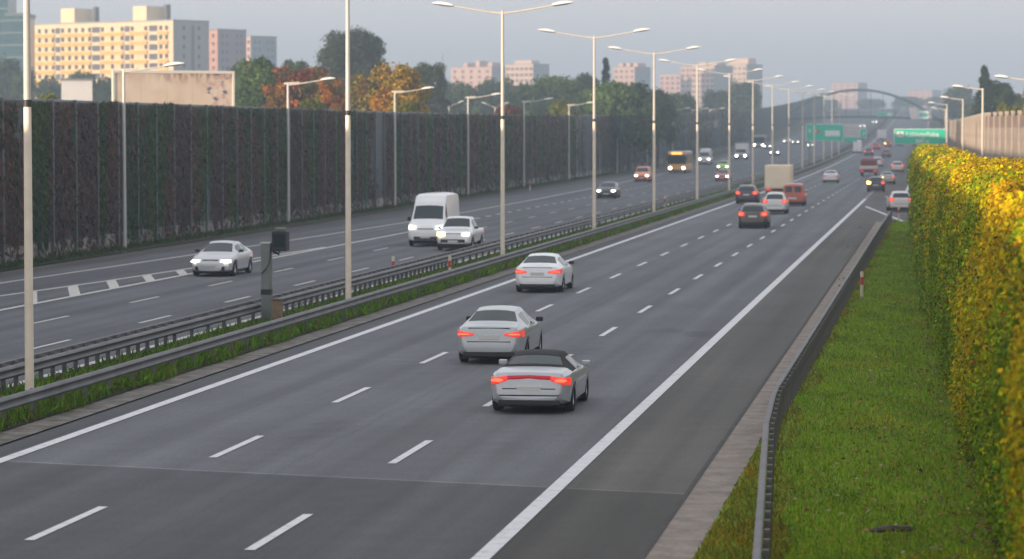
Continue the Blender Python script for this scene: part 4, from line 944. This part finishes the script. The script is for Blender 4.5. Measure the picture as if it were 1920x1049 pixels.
for a, b in ((.1, .15), (.275, .305), (.465, .515), (.725, .755), (.93, .96)):
    for f in range(11): MB().box(-65*b, -65*a, -.12, -.004, 36-4-1.9-f*2.75-.8+2, 36-4-1.9-f*2.75+.9+2).build('loggia', mat('loggia_dark', (.1, .1, .12), .6), t)
for x in (-.2, -.66): MB().box(65*x, 65*x+1.2, 9.5, 11, 34.2, 39.5).build('roof_vent', mat('vent_dark', (.1, .1, .11), .7), t)
MB().box(.021, .14, 7.6, 8.6, 0, 33).build('stair_window', mat('stair_glass', (.12, .13, .14), .3), t)
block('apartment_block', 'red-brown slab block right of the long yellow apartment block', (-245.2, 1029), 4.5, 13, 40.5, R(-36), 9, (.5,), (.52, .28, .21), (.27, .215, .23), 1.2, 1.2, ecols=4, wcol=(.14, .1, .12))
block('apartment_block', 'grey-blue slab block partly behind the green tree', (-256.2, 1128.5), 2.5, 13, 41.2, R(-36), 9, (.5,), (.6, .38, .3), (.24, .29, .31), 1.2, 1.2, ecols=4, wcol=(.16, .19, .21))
t = thing('office_tower', 'blue-green glass office tower cut off by the left frame edge', 'building', (-243, 776, zr(776)), R(10))
MT = mat('tower_glass', (.035, .1, .12), .25, spec=.7, var=.3, scale=.15); MF = mat('tower_fins', (.14, .2, .22), .5)
MB().box(-16, 2, 0, 18, 0, 56).build('tower', MT, t); MB().box(2.02, 7.3, -4, 14, 0, 33.2).build('annex', MT, t)
f_ = MB()
for z in np.arange(3, 56, 3.2): f_.box(-16.1, 2.01, -.15, -.002, z, z+.5)
for z in np.arange(3, 33, 3.2): f_.box(2.1, 7.35, -4.15, -4.002, z, z+.5)
f_.build('floor_bands', MF, t); MB().box(1.8, 7.6, -4.4, 14.2, 33.22, 34.0).build('annex_roof', MF, t)
t = thing('utility_building', 'small plain white block between trees left of the billboard', 'building', (-117, 408, 0), R(16))
MB().box(-2.1, 2.1, 0, 4, -.1, 12.9).build('wall', mat('white_render', (.62, .6, .6), .8, var=.06, scale=.5), t); MB().box(-2.25, 2.25, -.15, 4.15, 12.92, 13.2).build('roof', mat('roof_grey', (.2, .2, .22), .8), t)
t = thing('shed', 'dark flat-roofed shed wall between white block and billboard', 'building', (-97, 386, 0), R(16))
MB().box(-3.2, 1.4, 0, 5, -.1, 12.6).build('wall', mat('dark_cladding', (.06, .075, .09), .7, var=.1), t); MB().box(-3.4, 1.6, -.2, 5.2, 12.62, 12.9).build('roof', M_GALV, t)
PK, PK2, PK3 = (.6, .4, .33), (.56, .37, .34), (.62, .45, .36); END_SHADE = (.3, .31, .34)  # pink fronts and grey ends: sun and shade put into the colours
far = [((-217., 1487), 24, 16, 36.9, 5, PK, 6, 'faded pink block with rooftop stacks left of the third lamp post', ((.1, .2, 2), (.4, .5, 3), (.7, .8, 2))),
       ((-183.8, 1391), 15, 14, 36.2, 6, PK3, 4, 'pale orange tower block just right of the third lamp post', ((.2, .8, 1.5),)),
       ((-147.7, 1497), 12, 16, 36.9, 4, PK, 4, 'pink block with rooftop boxes between the cypress and fifth lamp', ((.05, .25, 1.8), (.4, .6, 1.8), (.75, .95, 1.8))),
       ((-138.0, 1650), 13, 14, 36.2, 4, PK2, 3, 'low hazy pink block, leftmost of the central pink cluster', ()),
       ((-126.7, 1601), 8, 14, 39.4, 3, PK2, 2, 'narrow hazy pink tower at the left of the central cluster', ()),
       ((-112.6, 1552), 13, 20, 38.6, 5, PK3, 3, 'tall pink tower in the middle of the central cluster', ((.1, .45, 1.6), (.55, .9, 1.6))),
       ((-99.6, 1605), 14, 18, 40.4, 5, PK3, 4, 'peach tower with penthouse, rightmost of the central cluster', ((.1, .9, 3),)),
       ((-60., 2310), 22, 16, 41.5, 4, PK2, 5, 'very faint hazy block left above the arch bridge', ()),
       ((-5., 2330), 20, 16, 36.0, 4, PK2, 5, 'very faint hazy block right above the arch bridge', ())]
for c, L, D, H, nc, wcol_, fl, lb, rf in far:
    block('tower_block', lb, c, L, D, H, R(-24), 7, [(i+.5)/nc for i in range(nc)], wcol_, END_SHADE, 1.6, 1.3, rf, wcol=(.18, .12, .12))

# ------------------------------------------------------------------ trees
PAL = {'d': [(.035, .07, .03), (.05, .088, .035), (.065, .1, .042)], 'g': [(.042, .088, .024), (.062, .115, .03), (.08, .13, .034)], 'p': [(.055, .078, .042), (.075, .095, .05), (.045, .066, .036)],
       'o': [(.42, .16, .025), (.3, .1, .02), (.2, .15, .03), (.12, .1, .02)], 'r': [(.26, .05, .022), (.36, .12, .02), (.15, .035, .02), (.12, .1, .025)], 'y': [(.42, .25, .015), (.34, .22, .018), (.22, .18, .02), (.3, .15, .015)],
       'b': [(.27, .15, .03), (.2, .13, .03), (.24, .19, .025), (.1, .1, .03)], 'yg': [(.14, .16, .018), (.2, .18, .02), (.09, .12, .02)], 'rb': [(.16, .06, .03), (.1, .06, .03), (.06, .07, .025)],
       'c': [(.02, .045, .022), (.03, .055, .026)], 'o2': [(.3, .16, .03), (.2, .16, .025), (.1, .12, .025), (.36, .2, .04)]}
def tree(X, Y, H, W, kind, label):
    g = zr(Y); t = thing('tree', label, 'tree', (X, Y, g))
    con = kind == 'c'; H = max(H, 3.)
    top = H; cb = H*(.12 if con else .3); W = max(W, 2.)
    tr = MB(); tr.tube([(0, 0, -.3), (.03*W, 0, H*.3), (0, .02*W, H*.6), (0, 0, H*.9)], [.03*H*.6+.05, .022*H*.6+.04, .012*H, .004*H], 7)
    nb = 9
    for i in range(nb):
        a = i*2.4; z = H*(.3+.5*i/nb); r = W*.42*(1-.5*i/nb)
        tr.tube([(0, 0, z), (r*.5*math.cos(a), r*.5*math.sin(a), z+H*.07), (r*math.cos(a), r*math.sin(a), z+H*.12)], [.01*H, .006*H, .002*H], 5)
    tr.build('trunk', M_BARK, t, True)
    big = min(1., 300./Y); nbl = 26 if con else int((20+14*min(1.6, W/6))*(1.7 if kind == 'p' else 1)); Ps, Ns = [], []
    per = int((300 if Y < 520 else 120 if Y < 1000 else 70)*(1.1 if kind == 'p' else 1))
    for i in range(nbl):
        u = (i+.5)/nbl
        if con: z = cb+(top-cb)*u; rr = W*.5*(1-u)**.8*.55; br = max(.4, W*.36*(1.1-u)); rr *= 1.1
        else:
            z = cb+(top-cb)*(.08+.82*u**.85); q = (z-cb)/(top-cb); env = W*.5*math.sqrt(max(.05, 1-(2*q-.75)**2/1.65)); rr = env*.78*math.sqrt(random.random()) if i % 3 else env*.8; br = W*(random.uniform(.12, .2) if kind != 'p' else random.uniform(.085, .15))
            br = min(br, (top-z)*.9+.35)
        a = i*2.399+random.random()*.8
        c = np.array([rr*math.cos(a), rr*math.sin(a), z]); d = rng.normal(0, 1, (per, 3)); d /= np.linalg.norm(d, axis=1)[:, None]
        rad = br*(.35+.65*rng.random(per)**.7+.22*np.abs(rng.normal(0, 1, per)))[:, None]
        Ps.append(c+d*rad*np.array([1, 1, .85 if not con else 1.3])); Ns.append(d)
    P = np.concatenate(Ps); N = np.concatenate(Ns); n = len(P)
    P[:, 2] = np.clip(P[:, 2], .3, None)
    clump = vnoise(P[:, 0]*2.2/W*3, P[:, 2]*2.2/W*3, 1., int(abs(X*7)+Y) % 997)
    pal = np.array(PAL[kind]); idx = np.clip(((clump+rng.normal(0, .4, n)+1)/2*len(pal)).astype(int), 0, len(pal)-1)
    c = np.clip(pal[idx]*(1+rng.normal(0, .25, (n, 1)))*(1+.22*clump[:, None]), .006, .7)
    s = W*(.044 if kind != 'p' else .026)*(1.15 if Y > 520 else 1)*(.6+.8*rng.random(n))+.06
    leaves('crown', P, N, s, c, t, 1.15, .7)
TREES = [
(-196.2,631,20.7,8.5,'d','dark hazy tree leftmost, in front of the glass tower'),(-189.5,621,18.4,6.7,'d','dark hazy tree just right of the glass tower foot'),(-178.2,602,16.2,7.6,'d','blue-green tree below the left end of the yellow block'),
(-177.9,623,17.5,9,'d','blue-green tree below the middle of the yellow block'),(-162.1,584,15.8,8,'d','blue-green tree above the dark shed'),(-62.3,209,9.0,2.3,'yg','bright yellow-green treetop just over the wall, left of the white block'),
(-72.4,324,14.3,5.8,'g','leafy green tree right of the billboard'),(-94.6,412,15.1,5,'g','green tree behind the billboard right edge'),(-64.5,295,11.1,3.3,'o','orange autumn tree right of the green tree'),
(-62.8,297,12.6,5,'r','tall dark red autumn tree behind the wall lamp'),(-62.9,307,12.9,4.6,'r','red and orange tree in the middle of the autumn row'),(-57.1,286,11.6,3.8,'o','orange-brown tree left of the second median lamp'),
(-89.4,423,16.6,5,'d','dark green tree rising behind the red autumn trees'),(-85.5,444,21.2,11.6,'p','big round dark tree towering over the autumn trees'),(-55.4,297,11.8,5.4,'b','brown-gold tree right of the second median lamp'),
(-50.8,287,12.6,5.4,'y','golden yellow tree, brightest of the autumn row'),(-53.2,258,9.2,3,'yg','low yellow-green bush tree below the red trees'),(-43.8+-1.6,258,8.6,3.4,'yg','low yellow-green tree at the right end of the autumn row'),
(-72.7,436,16.3,6,'p','slender grey-green tree left of the antenna mast'),(-71.8,416,12.5,5,'d','dark tree behind the golden yellow tree'),(-94.2,614,14.4,9.7,'d','hazy tree below the pink block with stacks'),
(-91.7,636,16.0,8.9,'d','hazy tree directly behind the third median lamp'),(-103.7,653,15.2,8.5,'d','faint hazy tree right of the antenna mast'),(-74.9,556,13.9,8.3,'d','teal hazy tree below the pale orange tower'),
(-68.1,538,15.4,9,'g','broad green tree right of the pale orange tower'),(-59.2,499,14.0,7.6,'d','dark broad tree left of the fourth median lamp'),(-51.8,479,16.9,3.7,'c','dark pointed cypress just right of the fourth median lamp'),
(-59.3,519,15.5,6,'d','dark tree behind the fourth median lamp'),(-46.8,380,10.0,4.6,'yg','pale yellow-green tree low beside the fourth median lamp'),(-44.6,430,12.6,10,'g','wide green tree below the pink block with rooftop boxes'),
(-45.4,452,12.3,7.6,'d','dark green tree behind the fifth median lamp'),(-46.5,332,8.9,4,'rb','reddish-brown tree just above the wall before the wide green tree'),(-43.9,481,12.3,6,'d','dark green tree right of the fifth median lamp'),
(-54.8,651,12.6,9.1,'d','hazy tree below the leftmost pink tower'),(-57.4,802,13.8,8.4,'d','hazy tree below the middle pink tower'),(-52.5,602,11.6,8.4,'g','green tree below the peach tower'),
(-55.3,904,16.4,7.8,'d','hazy tree left of the first far lamp cluster'),(-54.4,856,16.2,8.9,'d','hazy tree right of the peach tower'),(-55.8,886,14.8,9.2,'d','hazy tree left of the arch bridge end'),
(6.2,426,14.5,5.1,'c','tall dark conifer on the right above the beige wall'),(9.0,436,13.2,5,'d','dark tree right of the tall conifer'),(9.8,294,10.6,4.5,'o2','orange and green autumn tree at right behind the beige wall'),
(13.2,325,12.6,5,'yg','yellow-green tree at the right frame edge'),(7.6,336,9.2,3.8,'yg','olive green tree below the tall conifer'),(6.2,961,14.5,9.9,'d','hazy tree right of the arch bridge'),
(-1,1790,7.5,15,'d','far hazy tree right under the arch'),(-18,1830,8,18,'d','far hazy tree in the centre under the arch'),(-40,1850,7,17,'d','far hazy tree left of centre under the arch'),
(-64,1800,6,16,'d','far hazy tree beyond the left foot of the arch'),(8,1300,9,12,'d','hazy tree far right behind the sign pair'),(7.4,708,10.3,6.1,'d','hazy tree behind the far right lamps'),(14,600,12,8,'d','dark hazy tree low behind the beige wall')]
for a in TREES: tree(*a)

# ------------------------------------------------------------------ haze, sky, sun, camera
hz = MB().box(-705, 305, -135, 2440, -1.2, 64).build('haze', None)
m = bpy.data.materials.new('haze_air'); m.use_nodes = True; nt = m.node_tree; nt.nodes.remove(nt.nodes['Principled BSDF'])
v = nt.nodes.new('ShaderNodeVolumePrincipled'); v.inputs['Color'].default_value = (.72, .86, 1., 1); v.inputs['Density'].default_value = .0006; v.inputs['Anisotropy'].default_value = .5
nt.links.new(v.outputs[0], nt.nodes['Material Output'].inputs['Volume']); hz.data.materials.clear(); hz.data.materials.append(m); tag(hz, kind='stuff')
w = bpy.data.worlds.new('World'); scene.world = w; w.use_nodes = True; nt = w.node_tree; bg = nt.nodes['Background']
sk = nt.nodes.new('ShaderNodeTexSky'); sk.sky_type = 'NISHITA'; sk.sun_disc = False; sk.sun_elevation = R(SUN_EL); sk.sun_rotation = R(180+SUN_AZ)
sk.air_density = 1.; sk.dust_density = 2.; sk.ozone_density = 1.
hsv = nt.nodes.new('ShaderNodeHueSaturation'); hsv.inputs['Saturation'].default_value = .5
nt.links.new(sk.outputs[0], hsv.inputs['Color'])
tcw = nt.nodes.new('ShaderNodeTexCoord'); sx = nt.nodes.new('ShaderNodeSeparateXYZ'); nt.links.new(tcw.outputs['Generated'], sx.inputs[0])
el = nt.nodes.new('ShaderNodeMapRange'); el.inputs['To Min'].default_value = 1.; el.inputs['To Max'].default_value = SKY_ZEN; nt.links.new(sx.outputs['Z'], el.inputs['Value'])
veil = nt.nodes.new('ShaderNodeVectorMath'); veil.operation = 'SCALE'; veil.inputs[0].default_value = SKY_VEIL; nt.links.new(el.outputs[0], veil.inputs['Scale'])   # thin high morning veil, brighter overhead
mxw = nt.nodes.new('ShaderNodeMix'); mxw.data_type = 'RGBA'; mxw.inputs[0].default_value = .75
nt.links.new(hsv.outputs[0], mxw.inputs[6]); nt.links.new(veil.outputs[0], mxw.inputs[7])
nt.links.new(mxw.outputs[2], bg.inputs['Color']); bg.inputs['Strength'].default_value = .15
sl = bpy.data.lights.new('sun', 'SUN'); sl.energy = 4.2; sl.angle = R(.5); sl.color = (1., .78, .55)
so = bpy.data.objects.new('sun', sl); COL.objects.link(so)
a, e = R(SUN_AZ), R(SUN_EL); sd = Vector((-math.sin(a)*math.cos(e), -math.cos(a)*math.cos(e), math.sin(e)))
so.rotation_euler = (-sd).to_track_quat('-Z', 'Y').to_euler(); so.location = (-60, -60, 40)
cam = bpy.data.cameras.new('camera'); co = bpy.data.objects.new('camera', cam); COL.objects.link(co); scene.camera = co
F_PX = 5740.; VX, VY = 1760., 245.
th = math.atan((524.5-VY)/F_PX); ps = math.atan((VX-960)/F_PX*math.cos(th))
co.location = (0, 0, 6.1); co.rotation_euler = (math.pi/2-th, 0, ps)
cam.sensor_width = 36; cam.lens = 36*F_PX/1920; cam.clip_start = .5; cam.clip_end = 6000
cam.dof.use_dof = True; cam.dof.focus_distance = 72; cam.dof.aperture_fstop = 1.7
scene.view_settings.view_transform = 'Standard'; scene.view_settings.look = 'None'; scene.view_settings.exposure = 1.0; scene.view_settings.gamma = 1
scene.cycles.use_denoising = True; scene.cycles.max_bounces = 6; scene.cycles.volume_bounces = 0; scene.cycles.transparent_max_bounces = 4
